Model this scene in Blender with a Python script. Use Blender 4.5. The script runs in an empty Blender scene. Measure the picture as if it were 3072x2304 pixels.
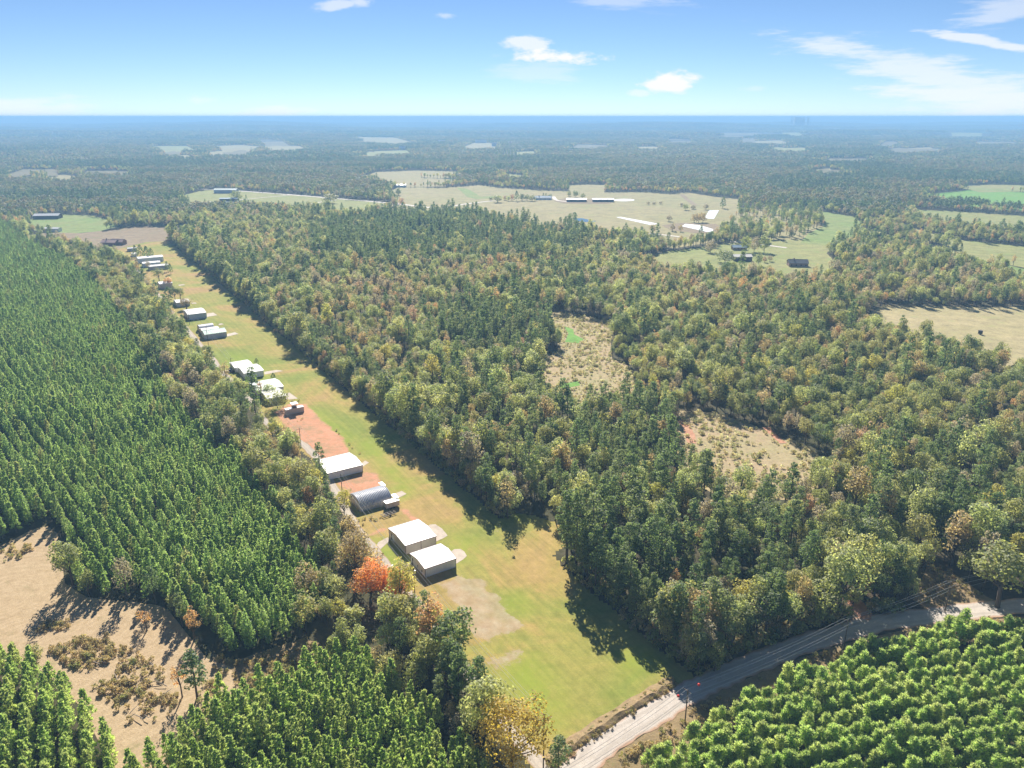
import bpy, bmesh, math, random
import numpy as np
from mathutils import Vector, geometry as mgeo

S = bpy.context.scene
COL = S.collection
R = math.radians
F_PX, HZ, CAM_H = 2300.0, 350.0, 130.0          # focal length in pixels of the 3072 px photograph, horizon row, flying height
PITCH = math.atan((1152 - HZ) / F_PX)
SUN_EL, SUN_AZ = R(35), R(-5)                   # azimuth from +Y, negative = to the left

# ------------------------------------------------------------------ camera, world, sun, exposure
cam = bpy.data.cameras.new('camera'); camo = bpy.data.objects.new('camera', cam); COL.objects.link(camo)
camo.location = (0, 0, CAM_H); camo.rotation_euler = (math.pi / 2 - PITCH, 0, 0)
cam.sensor_width = 36; cam.lens = 36 * F_PX / 3072; cam.clip_start = 1; cam.clip_end = 120000
S.camera = camo
S.view_settings.view_transform = 'Standard'; S.view_settings.look = 'None'
S.view_settings.gamma = 1; S.view_settings.use_curve_mapping = False
S.view_settings.exposure = 1.08
S.render.engine = 'CYCLES'
cy = S.cycles
cy.max_bounces = 6; cy.diffuse_bounces = 5; cy.glossy_bounces = 2; cy.transmission_bounces = 5; cy.volume_bounces = 1
cy.use_denoising = True; cy.denoiser = 'OPENIMAGEDENOISE'
cy.sample_clamp_indirect = 6

def direction(u, v):
    x, y = (u - 1536) / F_PX, (1152 - v) / F_PX
    d = Vector((x, math.cos(PITCH) + y * math.sin(PITCH), -math.sin(PITCH) + y * math.cos(PITCH)))
    return d.normalized()
def P(u, v, z=0.0):
    """ground point seen at pixel u, v of the photograph"""
    d = direction(u, v); t = (z - CAM_H) / d.z
    return np.array([d.x * t, d.y * t])
def proj(x, y, z=0.0):
    dz = z - CAM_H
    zc = y * math.cos(PITCH) - dz * math.sin(PITCH); yc = y * math.sin(PITCH) + dz * math.cos(PITCH)
    return 1536 + F_PX * x / zc, 1152 - F_PX * yc / zc

W = bpy.data.worlds.new('World'); S.world = W; W.use_nodes = True
wn, wl = W.node_tree.nodes, W.node_tree.links
wn.clear()
def wmath(op, a, b=None, c=None):
    n = wn.new('ShaderNodeMath'); n.operation = op
    for i, x in enumerate((a, b, c)):
        if x is None: continue
        if isinstance(x, (int, float)): n.inputs[i].default_value = x
        else: wl.new(x, n.inputs[i])
    return n.outputs[0]
sky = wn.new('ShaderNodeTexSky'); sky.sky_type = 'NISHITA'; sky.sun_disc = False
sky.sun_elevation = SUN_EL; sky.sun_rotation = SUN_AZ
sky.altitude = 0; sky.air_density = 0.6; sky.dust_density = 0.0; sky.ozone_density = 5.0
tc = wn.new('ShaderNodeTexCoord')
def wdot(vec):
    n = wn.new('ShaderNodeVectorMath'); n.operation = 'DOT_PRODUCT'; wl.new(tc.outputs['Generated'], n.inputs[0])
    n.inputs[1].default_value = vec; return n.outputs['Value']
def wnoise(scale, stretch, detail=6, rough=0.6, off=0.0):
    m = wn.new('ShaderNodeMapping'); m.inputs['Scale'].default_value = stretch; m.inputs['Location'].default_value = (off, off * .7, 0)
    wl.new(tc.outputs['Generated'], m.inputs[0])
    n = wn.new('ShaderNodeTexNoise'); n.inputs['Scale'].default_value = scale; n.inputs['Detail'].default_value = detail
    n.inputs['Roughness'].default_value = rough; wl.new(m.outputs[0], n.inputs['Vector']); return n.outputs[0]
puff = wnoise(26, (1, 1, 2.2), 8, .62)
wisp = wnoise(14, (1, 1, 7), 8, .65, 3.1)
cover = None
# clouds in the sky: (pixel centre, half width and half height in pixels, tilt, softness, strength, which noise)
CLOUDS = [(1580, 128, 95, 26, .05, 1.0, .75, 0), (1675, 170, 135, 27, .02, .9, 1.0, 0), (2010, 250, 92, 33, -.05, .9, 1.0, 0), (1915, 278, 45, 14, 0, .9, .5, 0),
          (1030, 12, 95, 17, -.1, 1, .55, 0), (1330, 47, 40, 11, 0, 1, .4, 0), (1600, 212, 170, 40, .05, 1.3, .3, 1), (820, 338, 140, 26, -.05, 1.2, .7, 1),
          (60, 328, 260, 40, 0, 1.4, .6, 1), (595, 302, 45, 18, 0, 1, .35, 0), (2900, 250, 520, 60, .26, 1.2, .62, 1), (3020, 300, 420, 70, .05, 1.3, .7, 1), (2920, 118, 190, 14, .22, .8, .7, 1), (1880, 8, 200, 26, .1, 1.3, .35, 1),
          (3010, 30, 160, 40, -.2, 1.3, .45, 1), (2560, 165, 200, 10, .3, 1.0, .4, 1), (2260, 266, 40, 12, 0, 1.2, .25, 0)]
for (u, v, w, h, tilt, soft, k, kind) in CLOUDS:
    c = direction(u, v); r0 = Vector((c.y, -c.x, 0)).normalized(); u0 = r0.cross(c)
    r = r0 * math.cos(tilt) - u0 * math.sin(tilt); up = u0 * math.cos(tilt) + r0 * math.sin(tilt)
    a = wmath('DIVIDE', wdot(r), w / F_PX); ob = c.dot(r); a = wmath('SUBTRACT', a, ob / (w / F_PX))
    b = wmath('DIVIDE', wdot(up), h / F_PX); b = wmath('SUBTRACT', b, c.dot(up) / (h / F_PX))
    d = wmath('SQRT', wmath('ADD', wmath('MULTIPLY', a, a), wmath('MULTIPLY', b, b)))
    nz = puff if kind == 0 else wisp
    m = wmath('SUBTRACT', wmath('ADD', wmath('MULTIPLY', nz, 2.4), -.45), d)
    mr = wn.new('ShaderNodeMapRange'); mr.interpolation_type = 'SMOOTHSTEP'; wl.new(m, mr.inputs[0])
    mr.inputs[1].default_value = -.15; mr.inputs[2].default_value = .38 * soft + .08; mr.inputs[4].default_value = k
    front = wmath('GREATER_THAN', wdot(c), 0.5)
    one = wmath('MULTIPLY', mr.outputs[0], front)
    cover = one if cover is None else wmath('MAXIMUM', cover, one)
mixc = wn.new('ShaderNodeMix'); mixc.data_type = 'RGBA'; wl.new(cover, mixc.inputs[0]); wl.new(sky.outputs[0], mixc.inputs[6])
mixc.inputs[7].default_value = (9.6, 9.7, 9.9, 1)
bg = wn.new('ShaderNodeBackground'); bg.inputs[1].default_value = 0.05
wl.new(mixc.outputs[2], bg.inputs[0])
wo = wn.new('ShaderNodeOutputWorld'); wl.new(bg.outputs[0], wo.inputs[0])

sun = bpy.data.lights.new('sun', 'SUN'); sun.energy = 5.0; sun.angle = R(0.53); sun.color = (1.0, 0.94, 0.84)
suno = bpy.data.objects.new('sun', sun); COL.objects.link(suno)
to_sun = Vector((math.sin(SUN_AZ) * math.cos(SUN_EL), math.cos(SUN_AZ) * math.cos(SUN_EL), math.sin(SUN_EL)))
suno.rotation_euler = to_sun.to_track_quat('Z', 'Y').to_euler()

# ------------------------------------------------------------------ helpers
rng = np.random.default_rng(7)
random.seed(7)
def tag(o, label=None, cat=None, group=None, kind=None):
    if label: o['label'] = label
    if cat: o['category'] = cat
    if group: o['group'] = group
    if kind: o['kind'] = kind
    return o
def link(name, data, parent=None, mats=()):
    o = bpy.data.objects.new(name, data); COL.objects.link(o)
    if parent is not None: o.parent = parent
    return o
def empty(name, loc, rz=0.0):
    o = bpy.data.objects.new(name, None); COL.objects.link(o); o.location = loc; o.rotation_euler = (0, 0, rz)
    o.empty_display_size = .5
    return o

def new_mat(name):
    m = bpy.data.materials.new(name); m.use_nodes = True
    nt = m.node_tree; nt.nodes.clear()
    out = nt.nodes.new('ShaderNodeOutputMaterial'); bs = nt.nodes.new('ShaderNodeBsdfPrincipled')
    nt.links.new(bs.outputs[0], out.inputs[0])
    return m, nt, bs, out
def nnode(nt, t, **kw):
    n = nt.nodes.new(t)
    for k, v in kw.items(): setattr(n, k, v)
    return n
def ramp(nt, fac, stops, interp='LINEAR'):
    n = nt.nodes.new('ShaderNodeValToRGB'); n.color_ramp.interpolation = interp
    e = n.color_ramp.elements
    while len(e) < len(stops): e.new(0.5)
    for i, (p, c) in enumerate(stops): e[i].position = p; e[i].color = (*c, 1)
    nt.links.new(fac, n.inputs[0]); return n.outputs[0]
def noise(nt, scale, detail=5, rough=.6, vec=None, dist=0):
    n = nt.nodes.new('ShaderNodeTexNoise'); n.inputs['Scale'].default_value = scale; n.inputs['Detail'].default_value = detail
    n.inputs['Roughness'].default_value = rough; n.inputs['Distortion'].default_value = dist
    if vec is None:
        g = nt.nodes.new('ShaderNodeNewGeometry'); vec = g.outputs['Position']
    nt.links.new(vec, n.inputs['Vector']); return n.outputs[0]
def scaled(nt, sx, sy, sz=1, rz=0):
    g = nt.nodes.new('ShaderNodeNewGeometry'); m = nt.nodes.new('ShaderNodeMapping')
    m.vector_type = 'TEXTURE' if False else 'POINT'
    m.inputs['Rotation'].default_value = (0, 0, rz); m.inputs['Scale'].default_value = (sx, sy, sz)
    nt.links.new(g.outputs['Position'], m.inputs[0]); return m.outputs[0]
def mixc_(nt, fac, a, b, blend='MIX'):
    n = nt.nodes.new('ShaderNodeMix'); n.data_type = 'RGBA'; n.blend_type = blend
    for i, x in ((0, fac), (6, a), (7, b)):
        if isinstance(x, (int, float)): n.inputs[i].default_value = x
        elif isinstance(x, tuple): n.inputs[i].default_value = (*x, 1)
        else: nt.links.new(x, n.inputs[i])
    return n.outputs[2]
def mth(nt, op, a, b=0.0):
    n = nt.nodes.new('ShaderNodeMath'); n.operation = op
    for i, x in enumerate((a, b)):
        if isinstance(x, (int, float)): n.inputs[i].default_value = x
        else: nt.links.new(x, n.inputs[i])
    return n.outputs[0]
def bump(nt, bs, h, strength=.5, dist=.2):
    b = nt.nodes.new('ShaderNodeBump'); b.inputs['Strength'].default_value = strength; b.inputs['Distance'].default_value = dist
    nt.links.new(h, b.inputs['Height']); nt.links.new(b.outputs[0], bs.inputs['Normal'])
def attr(nt, name):
    n = nt.nodes.new('ShaderNodeAttribute'); n.attribute_name = name; return n

def foliage(name, stops, trans=.3, rough=.6, spec=.22, use_col=False):
    m, nt, bs, out = new_mat(name)
    oi = nt.nodes.new('ShaderNodeObjectInfo')
    if use_col:
        col = attr(nt, 'col').outputs['Color']
    else:
        col = ramp(nt, oi.outputs['Random'], stops)
    t = attr(nt, 'tint').outputs['Fac']
    col = mixc_(nt, 1.0, col, mixc_(nt, t, (.45, .45, .5), (1.55, 1.5, 1.3)), 'MULTIPLY')
    nt.links.new(col, bs.inputs['Base Color']); bs.inputs['Roughness'].default_value = rough
    bs.inputs['Specular IOR Level'].default_value = spec
    tr = nt.nodes.new('ShaderNodeBsdfTranslucent'); nt.links.new(mixc_(nt, 1.0, col, (1.45 + trans, 1.4 + trans, 1.0 + trans * .5), 'MULTIPLY'), tr.inputs[0])
    mx = nt.nodes.new('ShaderNodeAddShader')      # leaf reflectance plus leaf transmittance
    nt.links.new(bs.outputs[0], mx.inputs[0]); nt.links.new(tr.outputs[0], mx.inputs[1]); nt.links.new(mx.outputs[0], out.inputs[0])
    return m
def plain(name, col, rough=.6, metal=0.0, var=.12, scale=1.5, spec=.3):
    m, nt, bs, out = new_mat(name)
    n = noise(nt, scale, 4)
    c = ramp(nt, n, [(.25, tuple(x * (1 - var) for x in col)), (.75, tuple(min(1, x * (1 + var)) for x in col))])
    nt.links.new(c, bs.inputs['Base Color']); bs.inputs['Roughness'].default_value = rough; bs.inputs['Metallic'].default_value = metal
    bs.inputs['Specular IOR Level'].default_value = spec
    return m
def ribbed(name, col, period=.5, depth=.35, rough=.45, spec=.4, axis=0, var=.07):
    """sheet metal with narrow seams along one local axis, a little streaky"""
    m, nt, bs, out = new_mat(name)
    t = nt.nodes.new('ShaderNodeTexCoord'); sp = nt.nodes.new('ShaderNodeSeparateXYZ'); nt.links.new(t.outputs['Object'], sp.inputs[0])
    s = mth(nt, 'FRACT', mth(nt, 'DIVIDE', sp.outputs[axis], period))
    line = mth(nt, 'LESS_THAN', s, .22)
    n = noise(nt, .7, 5)
    c = ramp(nt, n, [(.3, tuple(x * (1 - var) for x in col)), (.7, tuple(min(1, x * (1 + var)) for x in col))])
    c = mixc_(nt, mth(nt, 'MULTIPLY', line, depth), c, tuple(x * .55 for x in col))
    nt.links.new(c, bs.inputs['Base Color']); bs.inputs['Roughness'].default_value = rough; bs.inputs['Specular IOR Level'].default_value = spec
    bump(nt, bs, line, .4, .05)
    return m
def earth(name, a, b, c=None, s1=.03, s2=.4, bumpy=.25, thr=(.35, .65), rough=.95, stretch=None):
    """ground cover: two colours in broad patches, a third in small flecks"""
    m, nt, bs, out = new_mat(name)
    v = scaled(nt, *stretch) if stretch else None
    n1 = noise(nt, s1, 6, .62, v, .6); n2 = noise(nt, s2, 6, .7); n3 = noise(nt, s2 * 6, 4, .7)
    col = ramp(nt, n1, [(thr[0], a), (thr[1], b)])
    col = mixc_(nt, 1.0, col, ramp(nt, n2, [(.3, (.72, .72, .72)), (.7, (1.28, 1.25, 1.2))]), 'MULTIPLY')
    col = mixc_(nt, 1.0, col, ramp(nt, n3, [(.3, (.8, .8, .8)), (.7, (1.2, 1.2, 1.2))]), 'MULTIPLY')
    if c is not None:
        col = mixc_(nt, ramp(nt, noise(nt, s2 * .5, 7, .75), [(.55, (0, 0, 0)), (.66, (1, 1, 1))]), col, c)
    nt.links.new(col, bs.inputs['Base Color']); bs.inputs['Roughness'].default_value = rough; bs.inputs['Specular IOR Level'].default_value = .1
    bump(nt, bs, n2, bumpy, .5)
    return m

def inpoly(x, y, poly):
    x = np.asarray(x, float); y = np.asarray(y, float); r = np.zeros(x.shape, bool); n = len(poly)
    for i in range(n):
        x0, y0 = poly[i]; x1, y1 = poly[(i + 1) % n]
        c = (y0 > y) != (y1 > y)
        if y0 == y1: continue
        r ^= c & (x < (x1 - x0) * (y - y0) / (y1 - y0) + x0)
    return r
def dist_line(x, y, pts):
    x = np.asarray(x, float); y = np.asarray(y, float); best = np.full(x.shape, 1e9)
    for (x0, y0), (x1, y1) in zip(pts[:-1], pts[1:]):
        dx, dy = x1 - x0, y1 - y0; L = dx * dx + dy * dy + 1e-9
        t = np.clip(((x - x0) * dx + (y - y0) * dy) / L, 0, 1)
        best = np.minimum(best, np.hypot(x - x0 - t * dx, y - y0 - t * dy))
    return best
def GP(pts): return [tuple(P(u, v)) for u, v in pts]
def smooth(pts, n=6):
    pts = [np.array(p, float) for p in pts]; out = []
    for i in range(len(pts) - 1):
        p0 = pts[max(i - 1, 0)]; p1 = pts[i]; p2 = pts[i + 1]; p3 = pts[min(i + 2, len(pts) - 1)]
        for k in range(n):
            t = k / n
            out.append(.5 * ((2 * p1) + (-p0 + p2) * t + (2 * p0 - 5 * p1 + 4 * p2 - p3) * t * t + (-p0 + 3 * p1 - 3 * p2 + p3) * t ** 3))
    out.append(pts[-1]); return out
_k = rng.normal(size=(14, 2)); _k /= np.linalg.norm(_k, axis=1)[:, None]; _f = 2 * np.pi / np.geomspace(900, 7000, 14); _ph = rng.uniform(0, 6.28, 14)
def H(x, y):
    """height of the far rolling country, flat near the airstrip"""
    x = np.asarray(x, float); y = np.asarray(y, float); r = np.hypot(x, y)
    s = np.clip((r - 2300) / 9000, 0, 1); s = s * s * (3 - 2 * s)
    h = sum(np.sin(f * (x * k[0] + y * k[1]) + p) for k, f, p in zip(_k, _f, _ph))
    return s * (np.clip(h, -9, 9) * 7 + 6)
_k2 = rng.normal(size=(10, 2)); _k2 /= np.linalg.norm(_k2, axis=1)[:, None]; _f2 = 2 * np.pi / np.geomspace(60, 420, 10); _p2 = rng.uniform(0, 6.28, 10)
def patch(x, y, o=0):
    """smooth noise, about -1..1, for stands of one kind of tree"""
    return sum(np.sin(f * (x * k[0] + y * k[1]) + p + o) for k, f, p in zip(_k2, _f2, _p2)) / 3.2
def lift(x, y): return 0.004 + np.hypot(x, y) * 2.5e-5      # how far sheets lie above one another, growing with distance

def sheet(name, poly, mat, level=1, jitter=0.0, kind='structure', step=None):
    """a field or pond: outline in ground metres, filled, lying on the ground"""
    pts = []
    n = len(poly)
    for i in range(n):
        a = np.array(poly[i]); b = np.array(poly[(i + 1) % n]); L = np.linalg.norm(b - a)
        k = max(1, int(L / (step or max(2.0, np.hypot(*a) * .006))))
        k = min(k, 60)
        for j in range(k):
            p = a + (b - a) * j / k
            if jitter: p = p + rng.normal(size=2) * jitter
            pts.append(p)
    bm = bmesh.new()
    vs = [bm.verts.new((p[0], p[1], 0)) for p in pts]
    es = [bm.edges.new((vs[i], vs[(i + 1) % len(vs)])) for i in range(len(vs))]
    bmesh.ops.triangle_fill(bm, use_beauty=True, use_dissolve=False, edges=es, normal=(0, 0, 1))
    far = max(np.hypot(*p) for p in pts) > 2300
    if far: bmesh.ops.subdivide_edges(bm, edges=bm.edges[:], cuts=2, use_grid_fill=True)
    for v in bm.verts:
        v.co.z = float(H(v.co.x, v.co.y) + level * lift(v.co.x, v.co.y) + (1.5 if far else 0))
    for f in bm.faces:
        if f.normal.z < 0: f.normal_flip()
    me = bpy.data.meshes.new(name); bm.to_mesh(me); bm.free(); me.materials.append(mat)
    o = link(name, me); tag(o, kind=kind); return o
def ribbon(name, pts, width, mat, level=2, kind='structure', z=None):
    pts = [np.array(p) for p in pts]; vs, fs, ac = [], [], []
    K = 5
    for i, p in enumerate(pts):
        d = pts[min(i + 1, len(pts) - 1)] - pts[max(i - 1, 0)]; d = d / (np.linalg.norm(d) + 1e-9); nrm = np.array([-d[1], d[0]])
        w = width * (1 + .08 * math.sin(i * 1.7) + .05 * math.sin(i * .61))
        for k in range(K):
            s = -1 + 2 * k / (K - 1); q = p + nrm * s * w / 2
            vs.append((q[0], q[1], float(H(*q) + level * lift(*q) + (0.04 * (1 - s * s))))); ac.append(s)
    for i in range(len(pts) - 1):
        for k in range(K - 1):
            a = i * K + k; fs.append((a, a + 1, a + K + 1, a + K))
    me = bpy.data.meshes.new(name); me.from_pydata(vs, [], fs); me.materials.append(mat)
    at = me.attributes.new('across', 'FLOAT', 'POINT'); at.data.foreach_set('value', ac)
    me.update()
    o = link(name, me)
    if me.polygons[0].normal.z < 0: me.flip_normals()
    tag(o, kind=kind); return o

class MB:
    """collects boxes, bars and tubes into ONE mesh"""
    def __init__(s): s.v, s.f, s.m = [], [], []
    def add(s, vs, fs, mi=0):
        o = len(s.v); s.v += [tuple(map(float, p)) for p in vs]; s.f += [tuple(i + o for i in f) for f in fs]; s.m += [mi] * len(fs)
    def box(s, x0, x1, y0, y1, z0, z1, mi=0):
        s.add([(x0, y0, z0), (x1, y0, z0), (x1, y1, z0), (x0, y1, z0), (x0, y0, z1), (x1, y0, z1), (x1, y1, z1), (x0, y1, z1)],
              [(0, 3, 2, 1), (4, 5, 6, 7), (0, 1, 5, 4), (1, 2, 6, 5), (2, 3, 7, 6), (3, 0, 4, 7)], mi)
    def slab(s, q, t, mi=0):
        """a plate: four corners, thickened downwards by t"""
        q = [Vector(p) for p in q]; n = (q[1] - q[0]).cross(q[3] - q[0]).normalized()
        if n.z < 0: n = -n
        lo = [p - n * t for p in q]
        s.add(q + lo, [(0, 1, 2, 3), (7, 6, 5, 4), (0, 4, 5, 1), (1, 5, 6, 2), (2, 6, 7, 3), (3, 7, 4, 0)], mi)
    def tube(s, a, b, r0, r1=None, n=7, mi=0, caps=True):
        a, b = Vector(a), Vector(b); r1 = r0 if r1 is None else r1
        d = (b - a).normalized(); t = d.orthogonal().normalized(); w = d.cross(t)
        vs = [a + (t * math.cos(6.2832 * i / n) + w * math.sin(6.2832 * i / n)) * r0 for i in range(n)] + [b + (t * math.cos(6.2832 * i / n) + w * math.sin(6.2832 * i / n)) * r1 for i in range(n)]
        fs = [(i, (i + 1) % n, n + (i + 1) % n, n + i) for i in range(n)]
        if caps: fs += [tuple(range(n - 1, -1, -1)), tuple(range(n, 2 * n))]
        s.add(vs, fs, mi)
    def path(s, pts, radii, n=6, mi=0):
        """one continuous tapered tube"""
        pts = [Vector(p) for p in pts]; vs = []
        for i, p in enumerate(pts):
            d = (pts[min(i + 1, len(pts) - 1)] - pts[max(i - 1, 0)]).normalized()
            t = Vector((1, 0, 0)) - d * d.x
            if t.length < .2: t = Vector((0, 1, 0)) - d * d.y
            t.normalize(); w = d.cross(t)
            vs += [p + (t * math.cos(6.2832 * k / n) + w * math.sin(6.2832 * k / n)) * radii[i] for k in range(n)]
        fs = []
        for i in range(len(pts) - 1):
            for k in range(n): fs.append((i * n + k, i * n + (k + 1) % n, (i + 1) * n + (k + 1) % n, (i + 1) * n + k))
        fs += [tuple(range(n - 1, -1, -1)), tuple(range((len(pts) - 1) * n, len(pts) * n))]
        s.add(vs, fs, mi)
    def mesh(s, name, *mats, smooth=False):
        me = bpy.data.meshes.new(name); me.from_pydata(s.v, [], s.f)
        for m in mats: me.materials.append(m)
        me.polygons.foreach_set('material_index', s.m)
        if smooth: me.polygons.foreach_set('use_smooth', [True] * len(me.polygons))
        me.update(); return me
    def build(s, name, mat, parent=None, smooth=False):
        return link(name, s.mesh(name, *(mat if isinstance(mat, (list, tuple)) else [mat]), smooth=smooth), parent)

# ------------------------------------------------------------------ materials
M = {}
M['ground'] = earth('forest_floor', (.075, .058, .036), (.062, .066, .030), (.10, .085, .05), s1=.02, s2=.25)
M['field_tan'] = earth('dry_pasture', (.29, .265, .125), (.33, .28, .15), (.24, .26, .10), s1=.006, s2=.06, bumpy=.1)
M['field_far'] = earth('far_pasture', (.17, .155, .085), (.21, .175, .10), (.14, .15, .065), s1=.006, s2=.05, bumpy=.1)
M['field_straw'] = earth('straw_pasture', (.34, .30, .15), (.40, .335, .19), (.30, .30, .13), s1=.012, s2=.12, bumpy=.1)
M['field_olive'] = earth('olive_pasture', (.235, .265, .09), (.30, .28, .12), (.21, .27, .08), s1=.008, s2=.08, bumpy=.1)
M['field_green'] = earth('green_pasture', (0.185, 0.264, 0.073), (0.244, 0.264, 0.098), (0.156, 0.254, 0.059), s1=.01, s2=.1, bumpy=.1)
M['field_bright'] = earth('bright_green_grass', (0.146, 0.312, 0.059), (0.185, 0.302, 0.077), None, s1=.02, s2=.2, bumpy=.1)
M['field_brown'] = earth('mown_brown_field', (0.244, 0.185, 0.117), (0.283, 0.220, 0.146), (0.215, 0.195, 0.098), s1=.01, s2=.12, bumpy=.1)
M['scrub_floor'] = earth('clearing_weeds', (.36, .31, .17), (.40, .30, .19), (.25, .26, .12), s1=.04, s2=.5, bumpy=.4)
M['verge'] = earth('dry_verge_grass', (.255, .195, .105), (.30, .215, .125), (.18, .165, .07), s1=.06, s2=.6, bumpy=.5)
M['red_track'] = earth('red_clay_track', (.44, .22, .14), (.50, .29, .19), None, s1=.1, s2=.8)
M['gravel'] = None
def gravel(name, a, b, edge):
    m, nt, bs, out = new_mat(name)
    ac = mth(nt, 'ABSOLUTE', attr(nt, 'across').outputs['Fac'])
    n = noise(nt, .35, 6, .7); n2 = noise(nt, 3, 4, .7); n4 = noise(nt, .09, 4)
    col = ramp(nt, n, [(.3, a), (.7, b)])
    col = mixc_(nt, 1.0, col, ramp(nt, n2, [(.3, (.84, .84, .84)), (.7, (1.14, 1.14, 1.14))]), 'MULTIPLY')
    rut = mth(nt, 'ABSOLUTE', mth(nt, 'SUBTRACT', ac, .45))
    col = mixc_(nt, ramp(nt, rut, [(.08, (.45, .45, .45)), (.2, (0, 0, 0))]), col, tuple(x * .8 for x in a))
    col = mixc_(nt, ramp(nt, mth(nt, 'ADD', ac, mth(nt, 'MULTIPLY', mth(nt, 'SUBTRACT', n, .5), .7)), [(.72, (0, 0, 0)), (.95, (1, 1, 1))]), col, edge)
    nt.links.new(col, bs.inputs['Base Color']); bs.inputs['Roughness'].default_value = .95; bs.inputs['Specular IOR Level'].default_value = .1
    bump(nt, bs, n2, .3, .1); return m
M['gravel'] = gravel('pale_gravel', (.46, .40, .34), (.56, .50, .44), (.42, .27, .18))
M['lane'] = gravel('lane_gravel', (.42, .36, .30), (.50, .44, .37), (.36, .25, .16))
M['far_road'] = plain('far_road', (.62, .56, .50), .9, var=.05, scale=.02)
M['concrete'] = plain('concrete', (.46, .385, .31), .85, var=.2, scale=.5)
M['water'] = None
m_, nt_, bs_, o_ = new_mat('pond_water'); bs_.inputs['Base Color'].default_value = (.03, .05, .06, 1); bs_.inputs['Roughness'].default_value = .08
bump(nt_, bs_, noise(nt_, .3, 3), .15, .1); M['water'] = m_
M['plastic'] = plain('white_plastic_and_pond_glare', (.82, .82, .84), .35, var=.1, scale=.15)  # also whitens two ponds in place of a real reflection
M['white_roof'] = ribbed('white_roof', (.70, .69, .67), .75, .30, .4)
M['cream_roof'] = ribbed('cream_roof', (.62, .58, .50), .9, .18, .45)
M['pink_roof'] = ribbed('galvanised_roof', (.50, .49, .47), .6, .35, .42)
M['pale_roof'] = ribbed('pale_metal_roof', (.62, .61, .60), .9, .12, .42)
M['green_roof'] = ribbed('green_metal_roof', (.30, .50, .41), .9, .15, .45)
M['grey_roof'] = ribbed('grey_green_roof', (.52, .58, .54), .9, .15, .45)
M['dark_roof'] = plain('dark_shingle', (.12, .12, .13), .8)
M['blue_roof'] = plain('blue_grey_roof', (.28, .38, .46), .6)
M['red_roof'] = plain('pinkish_roof', (.50, .34, .30), .7)
M['white_wall'] = ribbed('white_steel_wall', (.82, .82, .82), .6, .12, .5)
M['tan_wall'] = ribbed('tan_steel_wall', (.64, .55, .46), .5, .14, .5)
M['blue_wall'] = ribbed('blue_grey_wall', (.52, .54, .62), .6, .14, .5)
M['brown_wall'] = plain('brown_wall', (.16, .12, .10), .8)
M['brick_wall'] = plain('brick_wall', (.34, .22, .17), .85)
M['trim'] = plain('maroon_trim', (.16, .07, .08), .5)
M['dark_trim'] = plain('dark_trim', (.07, .06, .06), .6)
M['door'] = plain('white_door', (.70, .71, .72), .5)
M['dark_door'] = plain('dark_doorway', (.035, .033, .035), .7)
M['skylight'] = plain('skylight_panel', (.86, .86, .84), .3, var=.03)
M['grey_light'] = plain('grey_skylight', (.55, .54, .53), .4)
M['quonset'] = plain('galvanised_arch', (.60, .60, .62), .38, metal=.35, var=.12, scale=.5)
M['wood'] = plain('pole_wood', (.15, .115, .085), .85)
M['metal'] = plain('grey_metal', (.42, .42, .42), .5, metal=.3)
M['wire'] = plain('wire', (.45, .44, .42), .5)
M['red'] = plain('red_paint', (.72, .045, .02), .4)
M['truck'] = plain('dark_blue_paint', (.02, .025, .06), .25, spec=.6)
M['glass'] = plain('dark_glass', (.02, .025, .03), .1, spec=.6)
M['tyre'] = plain('tyre', (.02, .02, .02), .8)
M['chimney'] = plain('haze_paled_concrete', (.74, .78, .80), .8, scale=.01)  # concrete lightened so that its colour carries the haze
M['bark'] = plain('bark', (.13, .10, .075), .9, scale=3)
M['pale_bark'] = plain('pale_bark', (.30, .27, .24), .9, scale=3)
M['dead_wood'] = plain('grey_dead_wood', (.30, .26, .22), .9, scale=2)
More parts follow.
